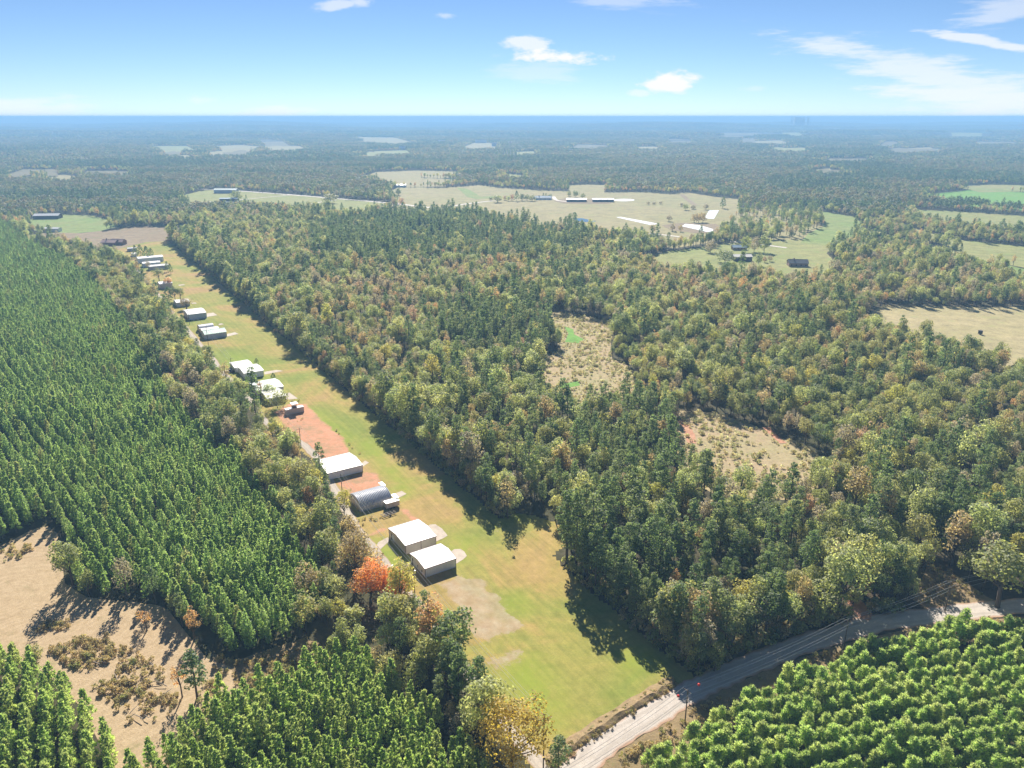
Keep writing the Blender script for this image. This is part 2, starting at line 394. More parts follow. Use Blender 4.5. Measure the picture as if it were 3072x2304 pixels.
# leaves: per tree colour picked from the range of each kind
LEAF = {
 'planted': foliage('young_pine_needles', [(0, (0.116, 0.172, 0.071)), (.5, (0.142, 0.197, 0.084)), (.9, (0.157, 0.203, 0.094)), (1, (0.177, 0.185, 0.099))], .28),
 'bright': foliage('light_pine_needles', [(0, (0.168, 0.230, 0.092)), (.5, (0.193, 0.249, 0.108)), (1, (0.213, 0.249, 0.121))], .3),
 'fresh': foliage('fresh_pine_needles', [(0, (0.147, 0.203, 0.078)), (.5, (0.172, 0.225, 0.091)), (1, (0.193, 0.225, 0.106))], .3),
 'pine': foliage('pine_needles', [(0, (0.070, 0.104, 0.045)), (.6, (0.093, 0.124, 0.056)), (1, (0.113, 0.133, 0.068))], .25),
 'olive': foliage('olive_leaves', [(0, (0.131, 0.151, 0.056)), (.5, (0.151, 0.162, 0.068)), (1, (0.172, 0.167, 0.075))], .3),
 'pale_green': foliage('pale_green_leaves', [(0, (0.179, 0.208, 0.097)), (.6, (0.201, 0.219, 0.111)), (1, (0.215, 0.217, 0.099))], .32),
 'dark_green': foliage('dark_green_leaves', [(0, (0.084, 0.115, 0.047)), (1, (0.111, 0.129, 0.059))], .25),
 'yellow_green': foliage('yellow_green_leaves', [(0, (0.206, 0.212, 0.068)), (1, (0.232, 0.210, 0.070))], .3),
 'tan': foliage('tan_leaves', [(0, (0.194, 0.165, 0.099)), (.5, (0.215, 0.174, 0.111)), (1, (0.201, 0.165, 0.088))], .3),
 'orange': foliage('orange_leaves', [(0, (0.266, 0.181, 0.090)), (.5, (0.255, 0.167, 0.093)), (1, (0.240, 0.172, 0.102))], .3),
 'rust': foliage('rust_leaves', [(0, (0.232, 0.158, 0.120)), (1, (0.208, 0.153, 0.115))], .3),
 'grey_brown': foliage('grey_brown_leaves', [(0, (0.167, 0.149, 0.120)), (1, (0.194, 0.172, 0.140))], .3),
 'golden': foliage('golden_leaves', [(0, (.235, .180, .036)), (.5, (.20, .165, .04)), (1, (.225, .165, .036))], .3),
 'fire': foliage('fiery_orange_leaves', [(0, (.31, .165, .055)), (1, (.26, .125, .05))], .3),
 'far': foliage('distant_leaves', [], .25, use_col=True),
 'scrub': foliage('scrub_leaves', [(0, (.215, .190, .115)), (.35, (.235, .225, .165)), (.6, (.15, .16, .075)), (1, (.29, .29, .25))], .3),
 'brush': foliage('brush_leaves', [(0, (0.158, 0.138, 0.072)), (.5, (0.217, 0.177, 0.111)), (1, (0.132, 0.144, 0.057))], .3),
}

# ------------------------------------------------------------------ the ground
rings = [0] + list(np.geomspace(60, 46000, 70)); NS = 120
vs = [(0, 0, 0)]; fs = []
for r in rings[1:]:
    for k in range(NS):
        a = 2 * math.pi * k / NS; x, y = r * math.sin(a), r * math.cos(a); vs.append((x, y, float(H(x, y))))
for k in range(NS): fs.append((0, 1 + (k + 1) % NS, 1 + k))
for i in range(len(rings) - 2):
    for k in range(NS):
        a, b = 1 + i * NS + k, 1 + i * NS + (k + 1) % NS; fs.append((a, b, b + NS, a + NS))
me = bpy.data.meshes.new('ground'); me.from_pydata(vs, [], fs); me.materials.append(M['ground']); me.update()
tag(link('ground', me), kind='structure')

# airstrip: grass with bare and red earth, one sheet
STRIP = GP([(2085, 2045), (1668, 1692), (1672, 1650), (1690, 1600), (1640, 1560), (1560, 1545), (1497, 1560), (1250, 1352), (1000, 1141), (750, 929), (500, 718),
            (433, 722), (372, 738), (352, 748), (380, 790), (425, 835), (462, 880), (488, 915), (528, 960), (552, 988), (608, 1053), (636, 1085), (660, 1122), (674, 1132),
            (744, 1206), (754, 1224), (798, 1278), (860, 1322), (928, 1362), (950, 1390), (975, 1440), (1010, 1500), (1045, 1556), (1060, 1590), (1104, 1645), (1155, 1712), (1230, 1810),
            (1320, 1930), (1390, 2030), (1440, 2090), (1550, 2240), (1640, 2330), (1715, 2296), (1770, 2240), (2000, 2085)])
RED = [GP(p) for p in ([(824, 1238), (861, 1212), (921, 1212), (955, 1252), (1030, 1317), (1052, 1362), (954, 1384), (921, 1340), (880, 1298), (850, 1270)],
       [(1008, 1447), (1095, 1416), (1120, 1418), (1150, 1447), (1140, 1458), (1060, 1484), (1036, 1470)],
       [(1196, 1528), (1215, 1526), (1262, 1562), (1240, 1566)], [(1108, 1608), (1125, 1590), (1165, 1580), (1166, 1592)], [(540, 950), (565, 947), (570, 958), (548, 962)])]
BARE = [GP(p) for p in ([(1325, 1754), (1376, 1728), (1431, 1740), (1497, 1795), (1556, 1875), (1535, 1900), (1468, 1932), (1404, 1888), (1372, 1832)],
       [(1480, 1995), (1530, 1950), (1556, 1955), (1540, 1985), (1495, 2005)])]
LUSH = [GP(p) for p in ([(1080, 1330), (1110, 1325), (1180, 1400), (1230, 1470), (1215, 1480), (1150, 1410)], [(1370, 1620), (1410, 1625), (1420, 1660), (1385, 1670)], [(1135, 1640), (1150, 1630), (1190, 1690), (1215, 1700), (1175, 1720)],
       [(1870, 1965), (1930, 1955), (1960, 1985), (1890, 2000)], [(1520, 2010), (1590, 1980), (1640, 2040), (1680, 2130), (1640, 2170), (1560, 2080)], [(1525, 1805), (1560, 1800), (1570, 1825), (1535, 1830)],
       [(900, 1225), (960, 1240), (1050, 1320), (1030, 1330)], [(690, 1060), (760, 1080), (800, 1140), (700, 1110)])]
xs, ys = np.array(STRIP).T
CELL = 1.1
gx = np.arange(xs.min(), xs.max() + CELL, CELL); gy = np.arange(ys.min(), ys.max() + CELL, CELL)
GX, GY = np.meshgrid(gx, gy)
IN = inpoly(GX + 1.5 * patch(GX * 5, GY * 5), GY + 1.5 * patch(GX * 5, GY * 5, 3.0), STRIP)
cell = IN[:-1, :-1] | IN[1:, :-1] | IN[:-1, 1:] | IN[1:, 1:]
ids = -np.ones(GX.shape, int); used = np.zeros(GX.shape, bool)
used[:-1, :-1] |= cell; used[1:, :-1] |= cell; used[:-1, 1:] |= cell; used[1:, 1:] |= cell
ids[used] = np.arange(used.sum())
X, Y = GX[used], GY[used]
jj, ii = np.nonzero(cell)
fs = np.stack([ids[jj, ii], ids[jj, ii + 1], ids[jj + 1, ii + 1], ids[jj + 1, ii]], 1)
me = bpy.data.meshes.new('airstrip')
me.from_pydata(np.stack([X, Y, lift(X, Y)], 1).tolist(), [], fs.tolist())
def weight(polys, soft):
    w = np.zeros(len(X))
    for p in polys:
        d = dist_line(X, Y, p + [p[0]]); s = np.where(inpoly(X, Y, p), d, -d); w = np.maximum(w, np.clip(.5 + s / soft / 2, 0, 1))
    return w
RW0, RW1 = P(1875, 2173), P(433, 725); rwd = (RW1 - RW0) / np.linalg.norm(RW1 - RW0); rwn = np.array([rwd[1], -rwd[0]])
for nm, w in (('red', weight(RED, 3)), ('bare', weight(BARE, 3)), ('lush', weight(LUSH, 6)), ('side', (X - RW0[0]) * rwn[0] + (Y - RW0[1]) * rwn[1])):
    a = me.attributes.new(nm, 'FLOAT', 'POINT'); a.data.foreach_set('value', w.astype(np.float32))
m, nt, bs, out = new_mat('airstrip_grass')
RWA = math.atan2(rwd[1], rwd[0])
n1 = noise(nt, .022, 6, .62, None, .8); n2 = noise(nt, .35, 6, .7); n3 = noise(nt, 2.2, 5, .7)
g0 = nt.nodes.new('ShaderNodeNewGeometry'); mp = nt.nodes.new('ShaderNodeMapping'); mp.vector_type = 'TEXTURE'; mp.inputs['Rotation'].default_value = (0, 0, RWA); mp.inputs['Scale'].default_value = (40, 1.6, 1)
nt.links.new(g0.outputs['Position'], mp.inputs[0]); n5 = noise(nt, 1.0, 4, .6, mp.outputs[0])
col = ramp(nt, n1, [(.36, (.215, .250, .056)), (.50, (.305, .275, .080)), (.56, (.365, .272, .10)), (.68, (.375, .245, .125))])
col = mixc_(nt, 1.0, col, ramp(nt, n2, [(.28, (.78, .8, .74)), (.72, (1.2, 1.17, 1.14))]), 'MULTIPLY')
col = mixc_(nt, 1.0, col, ramp(nt, n3, [(.28, (.84, .84, .8)), (.72, (1.14, 1.14, 1.12))]), 'MULTIPLY')
col = mixc_(nt, 1.0, col, ramp(nt, n5, [(.35, (.86, .89, .84)), (.65, (1.12, 1.09, 1.08))]), 'MULTIPLY')
n6 = noise(nt, .14, 7, .72)
def broken(at, k=1.3):
    return ramp(nt, mth(nt, 'ADD', attr(nt, at).outputs['Fac'], mth(nt, 'MULTIPLY', mth(nt, 'SUBTRACT', n6, .5), k)), [(.42, (0, 0, 0)), (.62, (1, 1, 1))])
lush = mth(nt, 'MULTIPLY', attr(nt, 'lush').outputs['Fac'], ramp(nt, n6, [(.28, (0, 0, 0)), (.5, (1, 1, 1))]))
col = mixc_(nt, mth(nt, 'MULTIPLY', lush, .95), col, (.235, .305, .035))
redc = ramp(nt, noise(nt, .25, 9, .8, None, 1.5), [(.3, (.46, .225, .125)), (.5, (.53, .265, .155)), (.7, (.57, .33, .22))])
redc = mixc_(nt, ramp(nt, noise(nt, .11, 7, .75), [(.48, (0, 0, 0)), (.6, (.75, .75, .75))]), redc, (.30, .225, .12))
col = mixc_(nt, broken('red', 1.1), col, redc)
barec = ramp(nt, noise(nt, .3, 7, .75), [(.35, (.34, .24, .165)), (.5, (.42, .315, .235)), (.65, (.48, .40, .32))])
col = mixc_(nt, mth(nt, 'MULTIPLY', broken('bare', 2.6), .6), col, barec)
nt.links.new(col, bs.inputs['Base Color']); bs.inputs['Roughness'].default_value = .95; bs.inputs['Specular IOR Level'].default_value = .1
bump(nt, bs, n3, .3, .15)
me.materials.append(m); me.update(); tag(link('airstrip', me), kind='structure')

# fields and clearings. Near edges lie under the crowns of the trees in front of them, so they run a little nearer than one sees.
FIELDS = [
 ('clearing', 'scrub_floor', [(1630, 934), (1700, 940), (1775, 953), (1835, 968), (1842, 990), (1832, 1030), (1836, 1075), (1890, 1100), (1905, 1150), (1900, 1200), (1860, 1225), (1700, 1230), (1630, 1205), (1622, 1120), (1632, 1080), (1680, 1045), (1650, 985)]),
 ('clearing', 'scrub_floor', [(2040, 1232), (2140, 1238), (2247, 1270), (2326, 1307), (2428, 1345), (2470, 1385), (2460, 1460), (2360, 1500), (2160, 1490), (2080, 1450), (2030, 1380), (2022, 1300)]),
 ('pasture', 'field_straw', [(2590, 956), (2650, 913), (2720, 922), (2810, 918), (2900, 922), (3072, 921), (3400, 930), (3500, 1120), (3300, 1150), (3072, 1125), (2930, 1085), (2760, 1030), (2630, 995)]),
 ('lawn', 'field_olive', [(1905, 782), (2000, 755), (2100, 742), (2180, 730), (2300, 722), (2420, 718), (2500, 725), (2480, 760), (2520, 800), (2480, 838), (2380, 845), (2200, 838), (2060, 822), (1960, 812)]),
 ('green_field', 'field_green', [(2446, 630), (2500, 640), (2560, 650), (2590, 672), (2560, 712), (2500, 738), (2400, 730), (2425, 700), (2470, 680), (2455, 650)]),
 ('green_field', 'field_bright', [(2770, 584), (2904, 571), (3072, 577), (3500, 588), (3500, 650), (3072, 632), (2940, 622), (2850, 612), (2790, 600)]),
 ('pasture', 'field_olive', [(2735, 629), (2835, 632), (3072, 648), (3500, 675), (3500, 745), (3072, 704), (2927, 694), (2830, 680), (2765, 662)]),
 ('pasture', 'field_olive', [(2590, 688), (2636, 692), (2655, 706), (2740, 728), (2844, 746), (2880, 758), (2830, 764), (2760, 750), (2690, 738), (2575, 724), (2566, 704)]),
 ('pasture', 'field_olive', [(2693, 675), (2717, 678), (2830, 711), (2900, 722), (3072, 740), (3500, 790), (3500, 872), (3072, 803), (2905, 772), (2850, 750), (2848, 740), (2770, 716), (2715, 698)]),
 ('pasture', 'field_green', [(2760, 752), (2905, 770), (3072, 806), (3300, 850), (3300, 900), (3072, 850), (2900, 800), (2800, 780)]),
 ('pasture', 'field_tan', [(1170, 575), (1195, 562), (1260, 562), (1320, 564), (1370, 561), (1440, 555), (1500, 564), (1540, 566), (1640, 572), (1705, 574), (1708, 556), (1770, 553), (1822, 555), (1812, 577), (1870, 577), (1930, 576), (2010, 583), (2060, 577), (2140, 590), (2220, 598), (2215, 640), (2175, 668), (2170, 700), (2130, 728), (2020, 745), (1900, 720), (1800, 712), (1730, 700), (1600, 690), (1500, 668), (1420, 650), (1340, 655), (1270, 660), (1200, 660), (1160, 655), (1140, 640), (1200, 615), (1185, 600)]),
 ('pasture', 'field_olive', [(555, 584), (600, 573), (640, 569), (700, 571), (862, 583), (1021, 596), (1173, 609), (1185, 615), (1130, 640), (1060, 650), (960, 640), (860, 628), (760, 622), (660, 626), (580, 632), (560, 610)]),
 ('green_field', 'field_green', [(79, 664), (110, 652), (185, 643), (278, 647), (340, 665), (358, 678), (296, 694), (225, 700), (167, 700), (97, 690)]),
 ('brown_field', 'field_brown', [(70, 702), (185, 698), (240, 700), (324, 690), (398, 680), (500, 680), (600, 682), (590, 702), (560, 718), (500, 724), (440, 726), (360, 745), (345, 765), (290, 765), (250, 752), (180, 740), (90, 732)]),
 ('pasture', 'field_tan', [(1075, 524), (1130, 516), (1255, 511), (1375, 515), (1372, 523), (1320, 526), (1250, 522), (1160, 526), (1090, 532)]),
 ('pasture', 'field_tan', [(1125, 541), (1150, 535), (1255, 531), (1325, 543), (1340, 550), (1260, 552), (1170, 552)]),
 ('pasture', 'field_tan', [(625, 458), (680, 452), (760, 458), (720, 468), (640, 468)]),
 ('pasture', 'field_tan', [(140, 530), (190, 524), (242, 531), (225, 546), (160, 545)]),
 ('pasture', 'field_tan', [(1375, 440), (1430, 426), (1490, 432), (1485, 444), (1400, 447)]),
 ('pasture', 'field_olive', [(1545, 458), (1600, 455), (1610, 462), (1560, 465)]),
 ('pasture', 'field_tan', [(1905, 441), (1970, 440), (1980, 446), (1915, 448)]),
 ('pasture', 'field_tan', [(1070, 413), (1180, 414), (1260, 424), (1180, 430), (1090, 422)]),
 ('pasture', 'field_tan', [(2430, 511), (2490, 504), (2495, 516), (2440, 521)]),
 ('pasture', 'field_tan', [(780, 436), (900, 438), (930, 447), (820, 450)]),
 ('pasture', 'field_tan', [(640, 438), (720, 434), (790, 440), (760, 446), (670, 445)]),
 ('pasture', 'field_tan', [(520, 470), (560, 466), (600, 472), (560, 478)]),
 ('pasture', 'field_olive', [(1120, 455), (1220, 452), (1240, 459), (1150, 462)]),
 ('pasture', 'field_tan', [(2240, 425), (2340, 421), (2370, 427), (2280, 431)]),
 ('pasture', 'field_tan', [(2700, 448), (2790, 443), (2820, 450), (2740, 455)]),
 ('pasture', 'field_olive', [(2860, 560), (2980, 553), (3072, 556), (3200, 562), (3072, 566), (2940, 568)]),
 ('pasture', 'field_tan', [(1280, 534), (1370, 538), (1372, 544), (1300, 544)]),
 ('pasture', 'field_tan', [(2130, 560), (2170, 556), (2185, 566), (2140, 572)]),
 ('hay_clearing', 'hay', [(-140, 1640), (0, 1640), (90, 1592), (140, 1578), (172, 1600), (195, 1750), (260, 1792), (470, 1815), (505, 1830), (560, 1900), (620, 1975), (690, 2000), (720, 2060), (640, 2130), (590, 2200), (540, 2260), (470, 2400), (330, 2400), (310, 2250), (240, 2120), (190, 2060), (110, 2010), (60, 1990), (-140, 1960)]),
]
m, nt, bs, out = new_mat('hay_stubble')
cx, cyy = P(10, 1790)
g0 = nt.nodes.new('ShaderNodeNewGeometry'); v0 = nt.nodes.new('ShaderNodeVectorMath'); v0.operation = 'DISTANCE'; v0.inputs[1].default_value = (cx, cyy, 0)
nt.links.new(g0.outputs['Position'], v0.inputs[0])
nz = noise(nt, .06, 4); wv = mth(nt, 'SINE', mth(nt, 'ADD', mth(nt, 'MULTIPLY', v0.outputs['Value'], 3.2), mth(nt, 'MULTIPLY', nz, 30)))
n2 = noise(nt, .4, 6, .72); n3 = noise(nt, 2.4, 5, .72)
col = ramp(nt, n2, [(.28, (.36, .265, .155)), (.5, (.45, .335, .205)), (.72, (.51, .39, .25))])
col = mixc_(nt, 1.0, col, ramp(nt, n3, [(.3, (.8, .79, .77)), (.7, (1.16, 1.16, 1.14))]), 'MULTIPLY')
col = mixc_(nt, 1.0, col, ramp(nt, wv, [(0, (.96, .955, .95)), (1, (1.03, 1.03, 1.03))]), 'MULTIPLY')
col = mixc_(nt, ramp(nt, noise(nt, .15, 7, .75), [(.58, (0, 0, 0)), (.68, (.6, .6, .6))]), col, (.22, .20, .08))
nt.links.new(col, bs.inputs['Base Color']); bs.inputs['Roughness'].default_value = .95; bs.inputs['Specular IOR Level'].default_value = .1
bump(nt, bs, n3, .6, .25); M['hay'] = m
FPOLY = []
for k in range(24):
    u_, v_ = rng.uniform(-100, 3150), rng.choice([rng.uniform(400, 450), rng.uniform(440, 540)]); w_ = rng.uniform(22, 75) * (1 if v_ < 450 else 1.2); hh_ = rng.uniform(3.2, 6.0) * (v_ - 340) / 100 + 2; sk = rng.uniform(-20, 20)
    q = [(-1, rng.uniform(-.6, .2)), (-.5, -1 + rng.uniform(0, .4)), (.1, -.8 + rng.uniform(-.2, .3)), (.8, -.9 + rng.uniform(0, .5)), (1, rng.uniform(-.3, .4)), (.55, .7 + rng.uniform(-.2, .3)), (.5, .2 + rng.uniform(-.1, .3)), (0, .3 + rng.uniform(-.2, .5)), (-.6, .8)]
    FIELDS.append(('pasture', ('field_far', 'field_olive', 'field_far', 'field_far')[k % 4], [(u_ + w_ * a + sk * b, v_ + hh_ * b) for a, b in q]))
def nearer(px):
    vv = np.mean([p[1] for p in px]); return [(u, v + 9 if (v > vv and max(p[1] for p in px) < 570) else v) for u, v in px]
FIELDS = [(a, b, nearer(c)) for a, b, c in FIELDS]
for i, (nm, mt, px) in enumerate(FIELDS):
    g = GP(px); FPOLY.append((nm, g))
    sheet(nm, g, M[mt], 1 + .06 * i)
sheet('grove_lawn', GP([(2140, 640), (2300, 612), (2420, 640), (2480, 690), (2570, 725), (2560, 770), (2440, 745), (2300, 730), (2180, 725), (2150, 690)]), M['field_tan'], .6)
sheet('grass_plot', GP([(1690, 978), (1720, 988), (1722, 1003), (1752, 1018), (1735, 1030), (1695, 1026), (1705, 1000)]), M['field_bright'], 5)
sheet('grass_plot', GP([(1675, 1160), (1700, 1149), (1735, 1144), (1740, 1156), (1690, 1166)]), M['field_bright'], 5)
sheet('grass_swale', GP([(1370, 563), (1400, 566), (1430, 582), (1440, 590), (1500, 588), (1510, 592), (1430, 598), (1400, 590), (1385, 575)]), M['field_green'], 5)
ribbon('clay_track', smooth(GP([(2045, 1262), (2058, 1280), (2070, 1305), (2076, 1330)])), 4, M['red_track'], 6)
ribbon('clay_track', smooth(GP([(2298, 1282), (2320, 1304), (2350, 1330)])), 3, M['red_track'], 6)

# roads
ROAD = smooth(GP([(1560, 2420), (1680, 2340), (1742, 2300), (1811, 2230), (1954, 2146), (2040, 2092), (2110, 2058), (2190, 2020), (2285, 1980), (2420, 1930), (2511, 1904), (2627, 1871), (2742, 1855), (2881, 1837), (3072, 1818), (3300, 1800)]), 8)
ribbon('gravel_road', ROAD, 7.0, M['gravel'], 8)
LANE = smooth(GP([(1700, 2330), (1640, 2315), (1590, 2255), (1564, 2230), (1450, 2080), (1395, 2005), (1330, 1920), (1240, 1800), (1165, 1707), (1119, 1647), (1068, 1584), (1052, 1553), (1010, 1480), (975, 1420), (951, 1375), (934, 1356), (905, 1330), (850, 1300), (806, 1274), (761, 1221), (751, 1203), (680, 1130), (667, 1122), (643, 1085), (616, 1053), (560, 988), (537, 960), (495, 914), (470, 880), (430, 835), (395, 790)]), 5)
ribbon('gravel_lane', LANE, 3.6, M['lane'], 7)
ribbon('clay_track', smooth(GP([(2610, 1872), (2598, 1850), (2580, 1825), (2560, 1800)])), 4.5, M['red_track'], 7)
FR1 = smooth(GP([(560, 566), (695, 572), (862, 584), (1021, 597), (1173, 610), (1278, 622), (1330, 626)]))
ribbon('country_road', FR1, 8, M['far_road'], 8)
FR2 = smooth(GP([(1330, 626), (1357, 619), (1400, 612), (1468, 604), (1490, 603)])); ribbon('country_road', FR2, 6, M['far_road'], 8)
ribbon('farm_track', smooth(GP([(1660, 590), (1668, 600), (1690, 604), (1720, 606)])), 6, M['far_road'], 8)
ribbon('farm_track', smooth(GP([(2046, 584), (2056, 594), (2072, 606), (2085, 616)])), 8, M['field_brown'], 5)
ribbon('country_road', smooth(GP([(1945, 700), (1990, 705), (2040, 711)])), 5, M['far_road'], 8)
ribbon('country_road', smooth(GP([(2190, 725), (2250, 730), (2330, 740), (2360, 744)])), 5, M['far_road'], 8)
ribbon('farm_track', smooth(GP([(870, 625), (960, 607), (1010, 600)])), 4, M['far_road'], 8)
ribbon('farm_track', smooth(GP([(600, 607), (660, 604), (720, 600), (780, 594), (870, 586)])), 4, M['far_road'], 8)

# ponds, plastic covers, aprons
def ellipse(u, v, ru, rv, n=24): return GP([(u + ru * math.cos(6.283 * i / n), v + rv * math.sin(6.283 * i / n)) for i in range(n)])
sheet('pond', ellipse(1872, 600.5, 32, 3.6), M['plastic'], 7)  # bright reflection put into this pond's colour as flat white
sheet('pond', GP([(1716, 656), (1745, 655), (1788, 664), (1780, 668), (1735, 664)]), M['water'], 7)
sheet('pond', GP([(305, 654), (345, 652), (366, 664), (358, 669), (330, 664)]), M['water'], 7)
sheet('pond', GP([(450, 668), (520, 662), (575, 664), (560, 672), (500, 680), (460, 682)]), M['water'], 7)
sheet('pond', GP([(2550, 634), (2580, 630), (2610, 636), (2590, 642)]), M['water'], 7)
for q in ([(1848, 652), (1862, 651), (1972, 671), (1960, 676), (1945, 674)], [(2113, 656), (2127, 632), (2157, 631), (2142, 657)], [(2045, 679), (2056, 672), (2100, 676), (2140, 688), (2138, 698), (2120, 696)]):  # first outline is the long pond, its glare painted white
    sheet('plastic_cover', GP(q), M['plastic'], 8)
sheet('bare_yard', GP([(1985, 676), (2050, 668), (2150, 672), (2165, 690), (2100, 702), (2010, 690)]), M['field_brown'], 5)
sheet('bare_yard', GP([(1660, 604), (1700, 594), (1760, 597), (1840, 600), (1830, 612), (1740, 612), (1690, 610)]), M['field_brown'], 5)
for q in ([(1284, 1578), (1290, 1574), (1306, 1573), (1326, 1586), (1343, 1607), (1330, 1615), (1306, 1626)], [(1352, 1655), (1363, 1648), (1381, 1647), (1393, 1655), (1401, 1668), (1390, 1678), (1368, 1692)],
          [(1172, 1486), (1205, 1473), (1220, 1482), (1184, 1500)], [(1082, 1393), (1095, 1382), (1107, 1388), (1086, 1402)], [(793, 1116), (830, 1110), (850, 1113), (794, 1124)],
          [(848, 1184), (868, 1178), (894, 1196), (856, 1200)], [(620, 941), (640, 938), (652, 946), (621, 951)], [(681, 1002), (705, 997), (716, 1002), (682, 1010)], [(655, 973), (664, 970), (672, 973), (658, 976)], [(574, 909), (588, 908), (590, 911), (575, 912)], [(535, 855), (550, 853), (556, 855), (537, 858)],
          [(1198, 1710), (1226, 1688), (1236, 1693), (1206, 1718)], [(1127, 1640), (1135, 1627), (1163, 1612), (1170, 1621), (1140, 1650)]):
    sheet('concrete_apron', GP(q), M['concrete'], 6)

# ------------------------------------------------------------------ tree shapes
def leaf_cards(cen, nrm, L, Wd, r, up=None):
    """kite-shaped leaf clumps: centres, facing directions, lengths and widths; UP gives the long axis"""
    n = len(cen)
    nrm = nrm / (np.linalg.norm(nrm, axis=1)[:, None] + 1e-9)
    a = r.normal(size=(n, 3)) if up is None else up + r.normal(size=(n, 3)) * .25
    t = a - nrm * np.sum(a * nrm, 1)[:, None]; t /= np.linalg.norm(t, axis=1)[:, None] + 1e-9
    b = np.cross(nrm, t)
    L = np.broadcast_to(L, (n,))[:, None]; Wd = np.broadcast_to(Wd, (n,))[:, None]
    p = np.stack([cen - t * L * .5, cen + b * Wd * .5 + nrm * .08 * L, cen + t * L * .5, cen - b * Wd * .5 + nrm * .08 * L], 1)
    return p.reshape(-1, 3)
def leaf_mesh(name, V, tintf, mat, colf=None, extra=None):
    """quads from leaf_cards with a tint per leaf clump; EXTRA = (verts, faces, material): wood joined to it"""
    nq = len(V) // 4
    F = np.arange(nq * 4).reshape(-1, 4).tolist(); V = V.tolist(); mi = [0] * nq; tf = list(tintf)
    if extra:
        o = len(V); V = V + [tuple(p) for p in extra[0]]; F = F + [tuple(i + o for i in f) for f in extra[1]]; mi += [1] * len(extra[1]); tf += [.5] * len(extra[1])
    me = bpy.data.meshes.new(name); me.from_pydata(V, [], F); me.materials.append(mat)
    if extra: me.materials.append(extra[2])
    me.polygons.foreach_set('material_index', mi)
    a = me.attributes.new('tint', 'FLOAT', 'FACE'); a.data.foreach_set('value', np.array(tf, np.float32))
    if colf is not None:
        a = me.attributes.new('col', 'FLOAT_COLOR', 'FACE'); a.data.foreach_set('color', np.c_[colf, np.ones(len(colf))].astype(np.float32).ravel())
    me.update(); return me
def fib(n, r):
    i = np.arange(n) + .5; z = 1 - 2 * i / n; ph = i * 2.39996 + r.uniform(0, 6.28); q = np.sqrt(1 - z * z)
    return np.stack([q * np.cos(ph), q * np.sin(ph), z], 1)
def clumps(cc, cr, per, L, r, outward=None, flat=1.0, jit=.65):
    """leaf cards on the shells of round clumps"""
    n = len(cc); d = r.normal(size=(n, per, 3)); d[..., 2] += .35; d /= np.linalg.norm(d, axis=2)[..., None]
    rad = cr[:, None, None] * r.uniform(.65, 1.05, size=(n, per, 1))
    sh = d * rad; sh[..., 2] *= flat
    cen = (cc[:, None, :] + sh).reshape(-1, 3); nr = (d + [0, 0, .45] + r.normal(size=d.shape) * jit).reshape(-1, 3)
    if outward is not None: nr = nr + np.repeat(outward, per, 0) * .35
    t = np.clip(np.repeat(r.normal(.5, .16, n), per) + r.normal(0, .14, n * per), 0, 1)
    return leaf_cards(cen, nr, L * r.uniform(.7, 1.3, n * per), L * r.uniform(.55, .95, n * per), r), t
def wood_limbs(mb, h0, h1, r0, targets, r):
    pts = [(0, 0, -.3), (0, 0, .4), (r.normal() * .1, r.normal() * .1, h0), (r.normal() * .25, r.normal() * .25, (h0 + h1) / 2), (r.normal() * .3, r.normal() * .3, h1)]
    mb.path(pts, [r0 * 1.5, r0 * 1.05, r0 * .85, r0 * .55, r0 * .15], 7)
    for t in targets:
        z = min(h0 * .8 + (t[2] - h0) * .3, h1 * .9); k = (z - h0) / max(h1 - h0, .1)
        s = Vector((0, 0, max(z, h0 * .7))); e = Vector(t); mid = s.lerp(e, .55) + Vector((0, 0, -.25))
        mb.path([s, mid, e], [r0 * .42, r0 * .26, r0 * .07], 5)
def broadleaf(seed, Ht=15.0, rad=4.2, ncl=44, per=34, leaf=.62, low=.3, sparse=False):
    r = np.random.default_rng(seed)
    d = fib(ncl, r) + r.normal(size=(ncl, 3)) * .16; d = d[d[:, 2] > -.62]; d /= np.linalg.norm(d, axis=1)[:, None]
    cz = Ht * (1 + low) / 2; hz = Ht * (1 - low) / 2
    k = r.uniform(.62, 1.0, len(d))
    lump = 1 + .24 * np.sin(d[:, 0] * 3 + seed) + .20 * np.sin(d[:, 1] * 4 + 2 * seed)
    cc = np.stack([d[:, 0] * rad * .8 * k * lump, d[:, 1] * rad * .8 * k * lump, cz + d[:, 2] * hz * .84 * k * lump], 1)
    cr = r.uniform(.24, .38, len(cc)) * rad
    V, t = clumps(cc, cr, per, leaf, r, d)
    mb = MB(); tg = cc[np.argsort(-np.abs(cc[:, 0]) - np.abs(cc[:, 1]))][:7]
    wood_limbs(mb, Ht * low * .9, Ht * .86, .022 * Ht, tg, r)
    return V, t, mb
